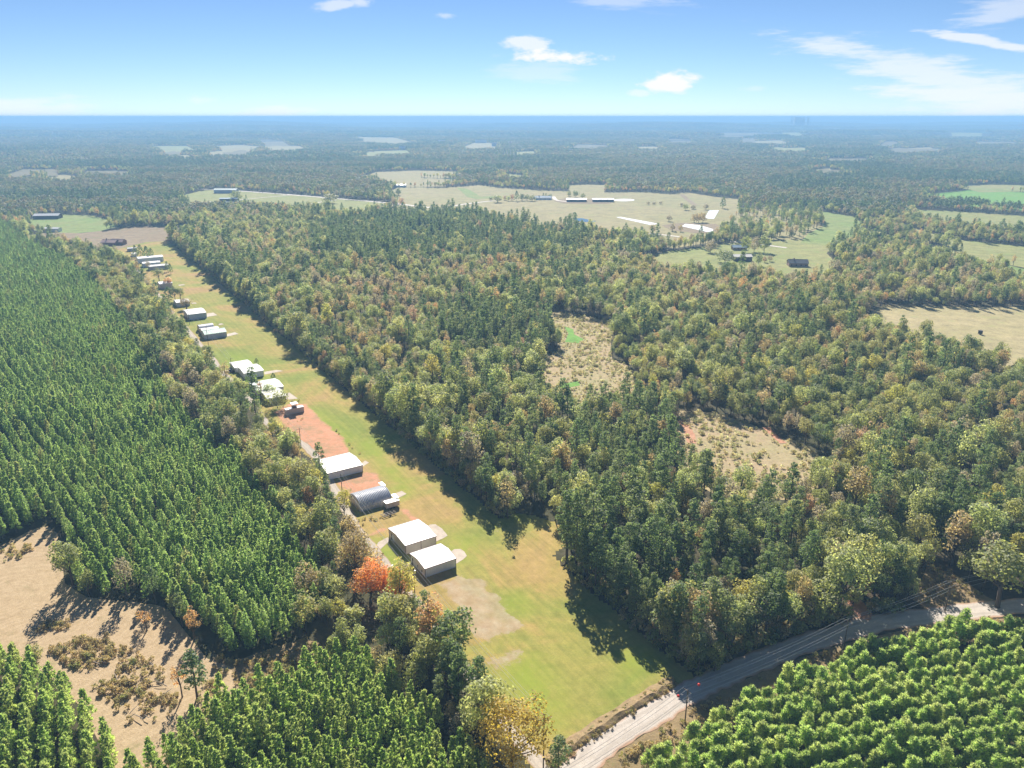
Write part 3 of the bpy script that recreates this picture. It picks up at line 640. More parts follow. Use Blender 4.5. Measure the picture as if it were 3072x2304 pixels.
def planted(seed, Ht=9.5, rad=1.75):
    r = np.random.default_rng(seed); nw = 19; cen, nr, up, L, tt = [], [], [], [], []
    for w in range(nw):
        f = .1 + .9 * w / (nw - 1); z = Ht * f; rr = rad * (1 - f) ** .58 * r.uniform(.82, 1.15) * min(1, .55 + f * 1.6) + .12
        nb = max(4, int(9 * (1 - f) + 3)); ph = r.uniform(0, 6.28)
        for b in range(nb):
            a = ph + 6.283 * b / nb + r.normal() * .2; br = rr * r.uniform(.7, 1.18); tb = r.normal(.5, .17)
            m = 5 if f < .8 else 3
            for s in range(m):
                q = br * (.3 + .7 * (s + .5) / m); dx = np.array([math.cos(a), math.sin(a), 0])
                cen.append(dx * q + [0, 0, z + q * .38 + r.normal() * .1 - .15]); nr.append(dx * r.uniform(.2, 1.1) + r.normal(size=3) * .55 + [0, 0, .25])
                up.append(dx * .55 + [0, 0, 1]); L.append(r.uniform(.5, .85)); tt.append(tb + r.normal() * .12 + .1 * s / m)
    for s in range(5):
        cen.append([r.normal() * .05, r.normal() * .05, Ht + .15 + .12 * s]); nr.append(r.normal(size=3) * [1, 1, .2]); up.append([0, 0, 1]); L.append(.7); tt.append(.65)
    L = np.array(L)
    V = leaf_cards(np.array(cen), np.array(nr), L, L * .5, r, np.array(up))
    mb = MB(); mb.path([(0, 0, -.2), (0, 0, .5), (.03, 0, Ht * .6), (0, 0, Ht)], [.15, .12, .08, .02], 6)
    return V, np.clip(tt, 0, 1), mb
def bushy_pine(seed, Ht=6.6, rad=1.9):
    """young pine seen from above as a rounded tuft"""
    r = np.random.default_rng(seed); n = 30; cc = []
    for i in range(n):
        f = .22 + .78 * (i / n) ** .8; rr = rad * (1 - .82 * f ** 1.7) * r.uniform(.55, 1.0); a = i * 2.4 + r.normal() * .3
        cc.append([rr * math.cos(a), rr * math.sin(a), Ht * f])
    cc = np.array(cc); per = 22; d = r.normal(size=(n, per, 3)); d[..., 2] = np.abs(d[..., 2]) * .8 + .1; d /= np.linalg.norm(d, axis=2)[..., None]
    cen = (cc[:, None] + d * r.uniform(.2, .62, size=(n, per, 1))).reshape(-1, 3); up = (d + [0, 0, .5]).reshape(-1, 3)
    nr = np.cross(up, r.normal(size=up.shape)) + [0, 0, .5]; L = r.uniform(.45, .8, len(cen))
    V = leaf_cards(cen, nr, L, L * .42, r, up)
    t = np.clip(np.repeat(r.normal(.5, .16, n), per) + r.normal(0, .13, n * per), 0, 1)
    mb = MB(); mb.path([(0, 0, -.2), (0, 0, .5), (.03, 0, Ht * .6), (0, 0, Ht)], [.14, .11, .08, .02], 6)
    return V, t, mb
def lumpy_pine(seed, Ht=9.0, rad=1.9):
    """planted pine with bunched needles, pointed at the top"""
    r = np.random.default_rng(seed); n = 46; cc = []
    for i in range(n):
        f = .12 + .88 * (i / n) ** .9; rr = rad * (1.03 - f) ** .62 * r.uniform(.5, 1.0); a = i * 2.4 + r.normal() * .35
        cc.append([rr * math.cos(a), rr * math.sin(a), Ht * f + rr * .25])
    cc = np.array(cc); per = 20; d = r.normal(size=(n, per, 3)); d[..., 2] = np.abs(d[..., 2]) * .9 + .1; d /= np.linalg.norm(d, axis=2)[..., None]
    fz = np.clip(1.25 - cc[:, 2] / Ht, .35, 1)[:, None, None]
    cen = (cc[:, None] + d * r.uniform(.2, .62, size=(n, per, 1)) * fz).reshape(-1, 3); up = (d + [0, 0, .7]).reshape(-1, 3)
    nr = np.cross(up, r.normal(size=up.shape)) + [0, 0, .45]; L = r.uniform(.45, .85, len(cen))
    V = leaf_cards(cen, nr, L, L * .4, r, up)
    t = np.clip(np.repeat(r.normal(.5, .17, n), per) + r.normal(0, .13, n * per), 0, 1)
    mb = MB(); mb.path([(0, 0, -.2), (0, 0, .5), (.03, 0, Ht * .6), (0, 0, Ht)], [.15, .12, .08, .02], 6)
    return V, t, mb
def tall_pine(seed, Ht=19.0, rad=3.1, bare=.42):
    r = np.random.default_rng(seed); n = 30; cc = []
    for i in range(n):
        f = (i + .5) / n; z = Ht * (bare + (1 - bare) * f); prof = math.sin(math.pi * min(1, .18 + f * .8)) ** .7
        a = i * 2.4 + r.normal() * .4; q = rad * prof * r.uniform(.35, 1.0) * .8; cc.append([q * math.cos(a), q * math.sin(a), z + r.normal() * .3])
    cc = np.array(cc); cr = r.uniform(.26, .42, n) * rad
    V, t = clumps(cc, cr, 34, .62, r, None, .62, .8)
    mb = MB(); mb.path([(0, 0, -.3), (0, 0, .5), (r.normal() * .15, r.normal() * .15, Ht * .5), (r.normal() * .2, r.normal() * .2, Ht * .96)], [.32, .25, .19, .04], 7)
    for c in cc[::3]:
        mb.path([(0, 0, c[2] - .5), tuple(c * [.5, .5, 1] - [0, 0, .2]), tuple(c)], [.07, .05, .02], 4)
    return V, t, mb
def bare_tree(seed, Ht=10.0):
    r = np.random.default_rng(seed); mb = MB()
    def grow(p, d, L, rad, lev):
        e = p + d * L; mid = p + d * L * .5 + Vector(r.normal(size=3)) * L * .05
        mb.path([p, mid, e], [rad, rad * .8, rad * .55], 5 if lev > 1 else 4)
        if lev == 0: return
        for k in range(3 if lev > 1 else 4):
            nd = (d + Vector(r.normal(size=3)) * .55 + Vector((0, 0, .12))).normalized(); grow(p.lerp(e, r.uniform(.55, 1)), nd, L * r.uniform(.5, .75), rad * .5, lev - 1)
    grow(Vector((0, 0, -.2)), Vector((0, 0, 1)), Ht * .38, Ht * .02, 4); return mb

def wood_only(mb): return (mb.v, mb.f)
class Kind:
    """one tree shape in one leaf colour: crown and trunk meshes, and both joined for the woods"""
    def __init__(s, name, shape, leaf, bark='bark'):
        V, t, mb = shape; s.crown = leaf_mesh(name + '_crown', V, t, LEAF[leaf]); s.trunk = mb.mesh(name + '_trunk', M[bark], smooth=True)
        s.both = leaf_mesh(name + '_whole', V, t, LEAF[leaf], extra=(mb.v, mb.f, M[bark])); s.leaf = leaf; s.h = V[:, 2].max()
SH_B = [broadleaf(11), broadleaf(12, 17, 4.8, 50, 34, .66), broadleaf(13, 13, 3.6, 36, 34, .58, .2), broadleaf(14, 16, 3.9, 42, 34, .62, .22), broadleaf(15, 12, 4.4, 40, 36, .6, .2)]
SH_W = [broadleaf(21, 15, 3.2, 30, 26, .55, .15), broadleaf(22, 16, 3.6, 32, 26, .55, .2)]
SH_P = [tall_pine(31), tall_pine(32, 21, 3.4, .38), tall_pine(33, 17, 2.8, .3), tall_pine(34, 18, 3.4, .34)]
SH_Y = [planted(40 + i, 8.8 + .4 * (i % 3 - 1), 1.85 + .14 * (i % 2)) for i in range(6)]
SH_L = [lumpy_pine(80 + i, 8.6 + .5 * (i % 3 - 1), 1.6 + .15 * (i % 2)) for i in range(6)]
SH_T = [bushy_pine(60 + i, 5.6 + .6 * (i % 3 - 1), 1.45 + .15 * (i % 2)) for i in range(5)]
BCOL = ['olive', 'pale_green', 'dark_green', 'tan', 'orange', 'rust', 'grey_brown', 'yellow_green']
KB = {c: [Kind('broadleaf_' + c, sh, c) for sh in (SH_B if c in ('olive', 'pale_green', 'dark_green', 'yellow_green') else SH_B[2:4] + SH_W)] for c in BCOL}
KP = [Kind('pine', sh, 'pine') for sh in SH_P]
KY = [Kind('planted_pine', sh, 'planted') for sh in SH_Y[:2] + SH_L[:4]]
KG = [Kind('planted_pine', sh, 'bright') for sh in SH_T]
KC = [Kind('planted_pine', sh, 'fresh') for sh in SH_L[2:6]]

def plant(name, kind, x, y, sc, rz, label, cat, group, sz=1.0, parts=True):
    t = empty(name, (float(x), float(y), float(H(x, y))), float(rz)); t.scale = (sc, sc, sc * sz); tag(t, label, cat, group)
    link('trunk', kind.trunk, t); link('crown', kind.crown, t); return t

PROTO = bpy.data.collections.new('woodland_shapes')      # never linked to the scene: only the woods below draw from it
def proto_set(name, meshes):
    c = bpy.data.collections.new(name)
    for i, me in enumerate(meshes):
        o = bpy.data.objects.new('%s_%03d' % (name, i), me); c.objects.link(o)
    return c
def scatter(name, pts, idx, scl, rot, coll, sz=None):
    """woods: ONE object that stands a shape on every point"""
    pts = np.asarray(pts, np.float32)
    me = bpy.data.meshes.new(name); me.vertices.add(len(pts)); me.vertices.foreach_set('co', pts.ravel())
    sc3 = np.stack([scl, scl, scl * (1 if sz is None else sz)], 1).astype(np.float32)
    for nm, ty, d, key in (('pick', 'INT', np.asarray(idx, np.int32), 'value'), ('turn', 'FLOAT', np.asarray(rot, np.float32), 'value'), ('size', 'FLOAT_VECTOR', sc3.ravel(), 'vector')):
        a = me.attributes.new(nm, ty, 'POINT'); a.data.foreach_set(key, d)
    me.update(); o = link(name, me); tag(o, kind='stuff')
    ng = bpy.data.node_groups.new(name, 'GeometryNodeTree')
    ng.interface.new_socket('Geometry', in_out='INPUT', socket_type='NodeSocketGeometry'); ng.interface.new_socket('Geometry', in_out='OUTPUT', socket_type='NodeSocketGeometry')
    N = ng.nodes; Lk = ng.links
    gi = N.new('NodeGroupInput'); go = N.new('NodeGroupOutput')
    ci = N.new('GeometryNodeCollectionInfo'); ci.inputs['Collection'].default_value = coll; ci.inputs['Separate Children'].default_value = True; ci.inputs['Reset Children'].default_value = True
    ip = N.new('GeometryNodeInstanceOnPoints'); ip.inputs['Pick Instance'].default_value = True
    def na(nm, ty):
        n = N.new('GeometryNodeInputNamedAttribute'); n.data_type = ty; n.inputs['Name'].default_value = nm; return n.outputs['Attribute']
    cb = N.new('ShaderNodeCombineXYZ'); Lk.new(na('turn', 'FLOAT'), cb.inputs['Z'])
    Lk.new(gi.outputs[0], ip.inputs['Points']); Lk.new(ci.outputs[0], ip.inputs['Instance']); Lk.new(na('pick', 'INT'), ip.inputs['Instance Index'])
    Lk.new(cb.outputs[0], ip.inputs['Rotation']); Lk.new(na('size', 'FLOAT_VECTOR'), ip.inputs['Scale']); Lk.new(ip.outputs[0], go.inputs[0])
    md = o.modifiers.new('woods', 'NODES'); md.node_group = ng
    return o

# ------------------------------------------------------------------ pine plantations
TH = 40
PLANT = {   # outline in the picture (ground level), direction of the rows, spacing of rows and trees
 'main': ([(-600, 640), (0, 668), (45, 695), (90, 735), (215, 800), (315, 880), (380, 985), (440, 1080), (505, 1180), (520, 1235), (640, 1345), (725, 1385), (760, 1480), (830, 1545), (880, 1640), (960, 1740), (950, 1850), (905, 1905), (820, 1940), (700, 1975), (640, 1960), (590, 1910), (510, 1825), (480, 1805), (270, 1785), (205, 1745), (180, 1590), (140, 1570), (90, 1585), (0, 1632), (-600, 1800)], -42.5, 4.1, 2.7),
 'corner_wood': ([(-200, 2000), (0, 1985), (60, 2000), (120, 2030), (200, 2075), (235, 2130), (275, 2160), (310, 2190), (345, 2250), (360, 2330), (380, 2480), (-200, 2480)], -30, 3.7, 2.4),
 'middle': ([(395, 2350), (430, 2290), (530, 2270), (565, 2180), (690, 2130), (790, 2100), (870, 2070), (950, 2010), (1030, 1990), (1110, 1995), (1150, 2050), (1210, 2125), (1300, 2165), (1340, 2230), (1400, 2270), (1470, 2380), (1480, 2520), (380, 2520)], -48, 3.7, 2.3),
 'roadside': ([(1870, 2380), (1940, 2306), (2050, 2244), (2230, 2122), (2350, 2062), (2510, 1998), (2700, 1934), (2840, 1906), (3072, 1884), (3400, 1874), (3400, 2600), (1860, 2600)], 76.5, 3.9, 1.5),
}
GAPS = [GP(p) for p in ([(395, 1205), (430, 1195), (505, 1215), (500, 1240), (430, 1238)], [(635, 1352), (700, 1350), (700, 1372), (640, 1375)], [(640, 1965), (640, 1925), (600, 1890), (560, 1930)])]
PPOLY = {k: GP(v[0]) for k, v in PLANT.items()}
def in_frame(x, y, z=5.0, m=60):
    u, v = proj(x, y, z); return (u > -m) & (u < 3072 + m) & (v > -m) & (v < 2304 + m)
ORD = ['front', 'second', 'third', 'fourth', 'fifth', 'sixth', 'seventh', 'eighth', 'ninth', 'tenth', 'eleventh', 'twelfth', 'thirteenth', 'fourteenth', 'fifteenth', 'sixteenth', 'seventeenth', 'eighteenth', 'nineteenth', 'twentieth']
ORD += ['twenty-' + w for w in ('first', 'second', 'third', 'fourth', 'fifth', 'sixth', 'seventh', 'eighth', 'ninth')] + ['thirtieth'] + ['thirty-' + w for w in ('first', 'second', 'third', 'fourth', 'fifth', 'sixth', 'seventh', 'eighth', 'ninth')]
pl = []
for bi, (bn, (px, azd, rs, ts)) in enumerate(PLANT.items()):
    poly = np.array(PPOLY[bn]); a = R(azd); d = np.array([math.sin(a), math.cos(a)]); n = np.array([d[1], -d[0]])
    A, B = poly @ d, poly @ n
    ra = np.arange(A.min(), A.max(), ts); rb = np.arange(B.min(), B.max(), rs)
    AA, BB = np.meshgrid(ra, rb); row = np.broadcast_to(np.arange(len(rb))[:, None], AA.shape)
    curve = 1.2 * np.sin(AA / 37 + bi) + .8 * np.sin(AA / 15 + BB / 30)
    AA = AA + rng.normal(0, .25, AA.shape) + (row % 2) * ts * .4; BB = BB + curve * .5 + rng.normal(0, .16, BB.shape)
    x = (AA[..., None] * d + BB[..., None] * n); X_, Y_ = x[..., 0].ravel(), x[..., 1].ravel(); rw = row.ravel()
    ok = inpoly(X_, Y_, PPOLY[bn]) & (np.hypot(X_, Y_) > 70) & (Y_ > 60) & (rng.random(X_.shape) > .05) & (patch(X_ * 5, Y_ * 5, 1.7) > -1.35)
    for g in GAPS: ok &= ~inpoly(X_, Y_, g)
    ok &= (np.abs(X_) < Y_ * .86 + 40)
    for xx, yy, rr in zip(X_[ok], Y_[ok], rw[ok]): pl.append((xx, yy, bi, rr))
pl = np.array(pl); px_, py_, pb_, pr_ = pl.T
ps_ = np.clip(rng.normal(1, .14, len(pl)) + .07 * patch(px_ * 4, py_ * 4), .6, 1.35); prot_ = rng.uniform(0, 6.28, len(pl))
ps_ *= np.where(pb_ == 0, .98 + .1 * patch(px_, py_), 1.0)
vis = in_frame(px_, py_, 6.0, 10); dd = np.hypot(np.hypot(px_, py_), CAM_H)
order = np.argsort(np.where(vis, dd, 1e9)); chosen = order[:300]
BN = list(PLANT)
ROWREF = {}
for b in range(4):      # rows are counted from the picture's nearest landmark of each block
    rows = sorted(set(int(r) for r in pr_[(pb_ == b) & vis])); ROWREF[b] = rows
WHERE = {0: 'big plantation beside the hay clearing', 1: 'corner plantation below the hay clearing', 2: 'plantation between hay clearing and yellow oak', 3: 'light green plantation below the gravel road'}
ENDS = {0: ('near end', 'middle', 'far end'), 1: ('near end', 'middle', 'clearing end'), 2: ('lane end', 'middle', 'clearing end'), 3: ('junction end', 'middle', 'bend end')}
cnt = np.zeros(len(pl), bool); cnt[chosen] = True
along = {}
for b in range(4):
    a = R(list(PLANT.values())[b][1]); al = px_ * math.sin(a) + py_ * math.cos(a); along[b] = al
    m_ = cnt & (pb_ == b)
    along[b, 'q'] = np.percentile(al[m_], [33, 67]) if m_.any() else (0, 0)
for i in chosen:
    b = int(pb_[i]); ks = [KY, KC, KC, KG][b]; rows = ROWREF[b]
    k = rows[::-1].index(int(pr_[i])) if b in (1, 2) else rows.index(int(pr_[i]))
    if b == 3: k = max(rows) - int(pr_[i]) if False else rows.index(int(pr_[i]))
    o_ = ORD[min(k, len(ORD) - 1)]
    hgt = 'tall' if ps_[i] > 1.1 else ('short' if ps_[i] < .9 else 'mid-sized')
    plant('plantation_pine', ks[i % len(ks)], px_[i], py_[i], ps_[i], prot_[i], f"{hgt} young pine, {ENDS[b][int(np.searchsorted(along[b, 'q'], along[b][i]))]} of the {o_} row, {WHERE[b]}", 'pine tree', 'young pines in the plantation rows')
rest = ~cnt
allp = proto_set('young_pine_shape', [k.both for k in KY] + [k.both for k in KC] + [k.both for k in KG])
pick = np.where(pb_ == 0, rng.integers(0, 6, len(pl)), np.where(pb_ < 3, 6 + rng.integers(0, 4, len(pl)), 10 + rng.integers(0, 5, len(pl))))
scatter('plantation_woods', np.c_[px_, py_, H(px_, py_)][rest], pick[rest], ps_[rest], prot_[rest], allp)

# ------------------------------------------------------------------ natural woods
SPARSE = [GP(p) for p in ([(2140, 640), (2300, 610), (2420, 640), (2480, 690), (2560, 725), (2560, 770), (2440, 740), (2300, 715), (2180, 705), (2150, 680)],)]
PINEY = [GP(p) for p in ([(1620, 1215), (1740, 1190), (1920, 1200), (2050, 1270), (2040, 1400), (1960, 1470), (1800, 1440), (1680, 1390)], [(900, 690), (1300, 640), (1760, 700), (1740, 770), (1500, 800), (1150, 810), (960, 790)],
         [(2060, 800), (2160, 770), (2160, 735), (2080, 740)], [(1250, 960), (1560, 900), (1720, 980), (1690, 1060), (1500, 1100), (1350, 1050)], [(1800, 2000), (2250, 1850), (2500, 1760), (2400, 1620), (1900, 1600), (1700, 1660)], [(850, 1000), (1150, 1230), (1260, 1280), (1000, 1000)])]
AUTUMN = [GP(p) for p in ([(1300, 800), (1900, 780), (2500, 800), (2650, 860), (2600, 960), (2200, 960), (1900, 900), (1500, 880), (1350, 860)], [(700, 760), (1000, 780), (1300, 900), (1250, 980), (1000, 940), (800, 850)], [(2300, 790), (2700, 800), (3072, 870), (3072, 915), (2700, 905)])]
ROUND = GP([(2100, 950), (2600, 960), (3100, 1080), (3100, 1500), (2500, 1450), (2150, 1150)])
def classify(x, y):
    """0 nothing, 1 wood; lists what may grow at a place"""
    ok = ~inpoly(x, y, STRIP)
    for g in FPOLY: ok &= ~inpoly(x, y, g[1])
    for g in PPOLY.values(): ok &= ~inpoly(x, y, g)
    ok &= dist_line(x, y, ROAD) > 6.5
    return ok
SOLO = [((1112, 1806), 6), ((1184, 1806), 6), ((1070, 1745), 5), ((1535, 2312), 6), ((1034, 1552), 4), ((1063, 1890), 4), ((2992, 1822), 6), ((2065, 1575), 5), ((1150, 1840), 5)]
NEAR_R = 1150.0
n_try = 90000
sp = 5.1
gx = np.arange(-900, 900, sp); gy = np.arange(70, NEAR_R, sp)
GX, GY = np.meshgrid(gx, gy); X_ = (GX + rng.uniform(-.42, .42, GX.shape) * sp).ravel(); Y_ = (GY + rng.uniform(-.42, .42, GX.shape) * sp).ravel()
ok = (np.hypot(X_, Y_) < NEAR_R) & (np.abs(X_) < Y_ * .80 + 40); X_, Y_ = X_[ok], Y_[ok]
ok = classify(X_, Y_); X_, Y_ = X_[ok], Y_[ok]
LANEA = np.array(LANE); ROADA = np.array(ROAD)
d_lane = dist_line(X_, Y_, [tuple(p) for p in LANE]); d_strip = dist_line(X_, Y_, STRIP + [STRIP[0]])
ok = (d_lane > 3.4) & (d_strip > 2.2)
for p in SPARSE: ok &= ~inpoly(X_, Y_, p) | (rng.random(len(X_)) < .22)
# the weedy verge below the gravel road and the gap between plantations stay open
VERGE = GP([(1640, 2420), (1760, 2320), (1990, 2165), (2110, 2095), (2300, 2010), (2520, 1935), (2750, 1880), (3072, 1850), (3300, 1840), (3300, 1900), (2845, 1925), (2520, 2020), (2240, 2145), (1950, 2325), (1800, 2480)])
OPEN2 = GP([(2780, 1700), (2860, 1720), (2960, 1790), (3010, 1812), (2900, 1835), (2800, 1840), (2740, 1800)])
GAPW = GP([(640, 1960), (700, 1985), (800, 1950), (905, 1915), (960, 1930), (1000, 1985), (900, 2050), (780, 2095), (680, 2125), (560, 2180)])
LANES = GP([(1560, 2420), (1500, 2240), (1560, 2200), (1700, 2320), (1800, 2480)])
for p in (VERGE, OPEN2, LANES): ok &= ~inpoly(X_, Y_, p)
ok &= ~inpoly(X_, Y_, GAPW) | (rng.random(len(X_)) < .08)
for (a, b), rad in SOLO:      # room for the single trees placed further down
    c = P(a, b); ok &= (np.hypot(X_ - c[0], Y_ - c[1]) > rad) & (np.hypot(X_ - c[0] * .96, Y_ - c[1] * .96) > rad)
X_, Y_ = X_[ok], Y_[ok]
sheet('road_verge', VERGE, M['verge'], 1.5); sheet('road_verge', OPEN2, M['verge'], 1.5); sheet('plantation_gap', GAPW, M['verge'], .8)
# closed rows where the wood meets the runway and the road
def edge_row(line, off, step, side_vec=None):
    q = smooth(line, 3); out = []
    L = np.concatenate([[0], np.cumsum([np.linalg.norm(np.array(b) - np.array(a)) for a, b in zip(q[:-1], q[1:])])])
    for s_ in np.arange(0, L[-1], step):
        k = min(int(np.searchsorted(L, s_, 'right')) - 1, len(q) - 2); a, b = np.array(q[k]), np.array(q[k + 1]); f = (s_ - L[k]) / (L[k + 1] - L[k] + 1e-9); d = (b - a) / (np.linalg.norm(b - a) + 1e-9)
        nn = np.array([-d[1], d[0]]); out.append(a + (b - a) * f + nn * off + rng.normal(size=2) * .7)
    return out
er = []
for o_ in (2.6, 6.2): er += edge_row(GP([(1497, 1560), (1250, 1352), (1000, 1141), (750, 929), (500, 718)]), -o_, 4.2) + edge_row(GP([(2075, 2036), (1880, 1872), (1668, 1692)]), -o_, 3.8)
for o_ in (6.2, 9.8, 13.5): er += edge_row(GP([(2110, 2040), (2190, 2020), (2285, 1980), (2420, 1930), (2511, 1904), (2590, 1880)]), o_, 3.6) + edge_row(GP([(2640, 1865), (2742, 1855), (2790, 1845)]), o_ + 2, 3.8)
er += edge_row(GP([(1240, 1800), (1330, 1920), (1395, 2005), (1450, 2080), (1564, 2225)]), -4.6, 3.6) + edge_row(GP([(1330, 1920), (1395, 2005), (1450, 2080), (1540, 2200)]), -7.6, 4.6)
er = np.array(er); n0 = len(X_); X_ = np.r_[X_, er[:, 0]]; Y_ = np.r_[Y_, er[:, 1]]
n = len(X_)
pt, pc = patch(X_, Y_), patch(X_, Y_, 2.3)
u = rng.random(n); piney = np.zeros(n); aut = np.zeros(n)
for p in PINEY: piney[inpoly(X_, Y_, p)] = .55
for p in AUTUMN: aut[inpoly(X_, Y_, p)] = 1
rnd = inpoly(X_, Y_, ROUND)
p_pine = np.clip(.17 + .20 * pt + piney - .12 * aut - .10 * rnd, .03, .93)
is_pine = u < p_pine
wts = {'olive': .34, 'pale_green': .22, 'dark_green': .15, 'tan': .11, 'orange': .014, 'rust': .014, 'grey_brown': .12, 'yellow_green': .04}
wt = np.array([[wts[c]] * n for c in BCOL])
wt[BCOL.index('tan')] *= (1 + 1.5 * aut + 1.2 * np.clip(pc, 0, 1)); wt[BCOL.index('orange')] *= (1 + .8 * aut + .6 * np.clip(pc, 0, 1)); wt[BCOL.index('grey_brown')] *= (1 + 1.5 * aut); wt[BCOL.index('rust')] *= (1 + 1.0 * aut)
wt[BCOL.index('pale_green')] *= (1 + 1.6 * np.clip(-pc, 0, 1)) * np.where(aut > 0, .6, 1); wt[BCOL.index('olive')] *= np.where(rnd, 1.9, 1); wt[BCOL.index('dark_green')] *= np.where(rnd, 1.8, 1)
cw = np.cumsum(wt, 0) / wt.sum(0); cidx = (rng.random(n)[None] > cw).sum(0)
sc = np.clip(.65 * np.exp(rng.normal(0, .26, n)) * (1 + .12 * pt), .38, 1.2); sc = np.where(is_pine, sc * 1.0, sc)
sc *= np.where(rnd, .95, 1)
sc[n0:] *= 1.08; rot = rng.uniform(0, 6.28, n); szz = rng.uniform(.9, 1.15, n)
protos, base = [k.both for k in KP], {}
for c in BCOL: base[c] = len(protos); protos += [k.both for k in KB[c]]
pk = np.zeros(n, int); sub = rng.integers(0, 1000, n)
for i, c in enumerate(BCOL):
    m_ = (~is_pine) & (cidx == i); pk[m_] = base[c] + sub[m_] % len(KB[c])
pk[is_pine] = sub[is_pine] % len(KP)
# the nearest, seen largest, are trees of their own
dd = np.hypot(np.hypot(X_, Y_), CAM_H); vis = in_frame(X_, Y_, 10.0, 0)
own = np.zeros(n, bool)
CW = {'olive': 'olive green', 'pale_green': 'pale green', 'dark_green': 'dark green', 'tan': 'tan', 'orange': 'orange', 'rust': 'rust red', 'grey_brown': 'grey-brown', 'yellow_green': 'yellow-green'}
MARKS = [((1420, 1860), 'the bare earth patch'), ((1310, 1680), 'the nearest hangars'), ((1120, 1500), 'the ribbed arch hut'), ((1020, 1400), 'the cream-roofed hangar'), ((930, 1260), 'the red dirt lot')]
MARKG = [(P(*a), t) for a, t in MARKS]
def place_words(x, y):
    side = (x - RW0[0]) * rwn[0] + (y - RW0[1]) * rwn[1]
    dr = float(dist_line([x], [y], [tuple(p) for p in ROAD])[0])
    k = int(np.argmin([np.hypot(x - g[0], y - g[1]) for g, _ in MARKG]))
    if side < 10: return 'in the lane strip by the middle plantation' if y < 175 else 'in the lane strip by ' + MARKG[k][1]
    edge = side - 20
    if edge < 22: return 'at runway edge facing ' + MARKG[k][1]
    if edge < 60 and dr > 60: return 'in wood behind runway edge, facing ' + MARKG[k][1].replace('the ', '', 1)
    q = ROADM[int(np.argmin([np.hypot(x - g[0], y - g[1]) for g, _ in ROADM]))][1]
    return ('at road edge by the ' if dr < 14 else 'in second line by the ' if dr < 24 else 'in third line by the ' if dr < 36 else 'in mid-wood behind the ' if dr < 65 else 'deep in wood behind the ') + q
ROADM = [(P(2130, 2030), 'runway corner'), (P(2300, 1970), 'shaded road start'), (P(2450, 1915), 'shaded road middle'), (P(2610, 1865), 'clay track mouth'), (P(2800, 1840), 'grassy road gap'), (P(2990, 1820), 'road bend oak')]
def size_word(s): return 'towering' if s > .88 else 'tall' if s > .75 else 'low' if s < .52 else 'shortish' if s < .60 else 'mid-sized'
XY = np.c_[X_, Y_]
CWH = {'olive': 'olive', 'pale_green': 'pale-green', 'dark_green': 'dark-green', 'tan': 'tan', 'orange': 'orange', 'rust': 'rust-red', 'grey_brown': 'grey-brown', 'yellow_green': 'yellow-green'}
def neighbour(i):
    d2 = (X_ - X_[i]) ** 2 + (Y_ - Y_[i]) ** 2; d2[i] = 1e9; q = np.argsort(d2)[:2]
    return 'between %s and %s' % tuple('pine' if is_pine[j] else CWH[BCOL[cidx[j]]] for j in q)
for which, lim in ((is_pine, 230), (~is_pine, 300)):
    q = np.where(which & vis, dd, 1e9); ch = np.argsort(q)[:lim]; own[ch] = True
    for i in ch:
        if which[i] and is_pine[i]:
            plant('pine_tree', KP[sub[i] % len(KP)], X_[i], Y_[i], sc[i], rot[i], f"{size_word(sc[i])} dark pine {neighbour(i)}, {place_words(X_[i], Y_[i])}", 'pine tree', 'pines in the natural wood', szz[i])
        else:
            c = BCOL[cidx[i]]; ks = KB[c]
            plant('broadleaf_tree', ks[sub[i] % len(ks)], X_[i], Y_[i], sc[i], rot[i], f"{size_word(sc[i])} {CWH[c]} tree {neighbour(i)}, {place_words(X_[i], Y_[i])}", 'tree', 'broadleaf trees in the natural wood', szz[i])
woodset = proto_set('wood_shape', protos)
r_ = ~own
scatter('mixed_woods', np.c_[X_, Y_, H(X_, Y_)][r_], pk[r_], sc[r_], rot[r_], woodset, szz[r_])

# woods farther off: patches of trees
def far_tree(r, x, y, h, rad, ncard, size, pine):
    d = r.normal(size=(ncard, 3)); d[:, 2] = np.abs(d[:, 2]) * 1.1 - .25; d /= np.linalg.norm(d, axis=1)[:, None]
    if pine: k = 1 - .45 * np.clip(d[:, 2], 0, 1); cen = np.stack([x + d[:, 0] * rad * .8 * k, y + d[:, 1] * rad * .8 * k, h * (.52 + .42 * d[:, 2])], 1)
    else: cen = np.stack([x + d[:, 0] * rad, y + d[:, 1] * rad, h * (.58 + .40 * d[:, 2])], 1)
    cen[:, 2] = np.maximum(cen[:, 2], 1.0)
    return leaf_cards(cen, d + r.normal(size=d.shape) * .45, size * r.uniform(.7, 1.3, ncard), size * r.uniform(.6, 1.0, ncard), r)
FC = {'pine': [(.040, .062, .032), (.050, .070, .036)], 'broad': [(.066, .078, .036), (.078, .088, .044), (.088, .078, .050), (.080, .074, .056), (.092, .076, .048), (.054, .068, .034), (.062, .074, .036)]}
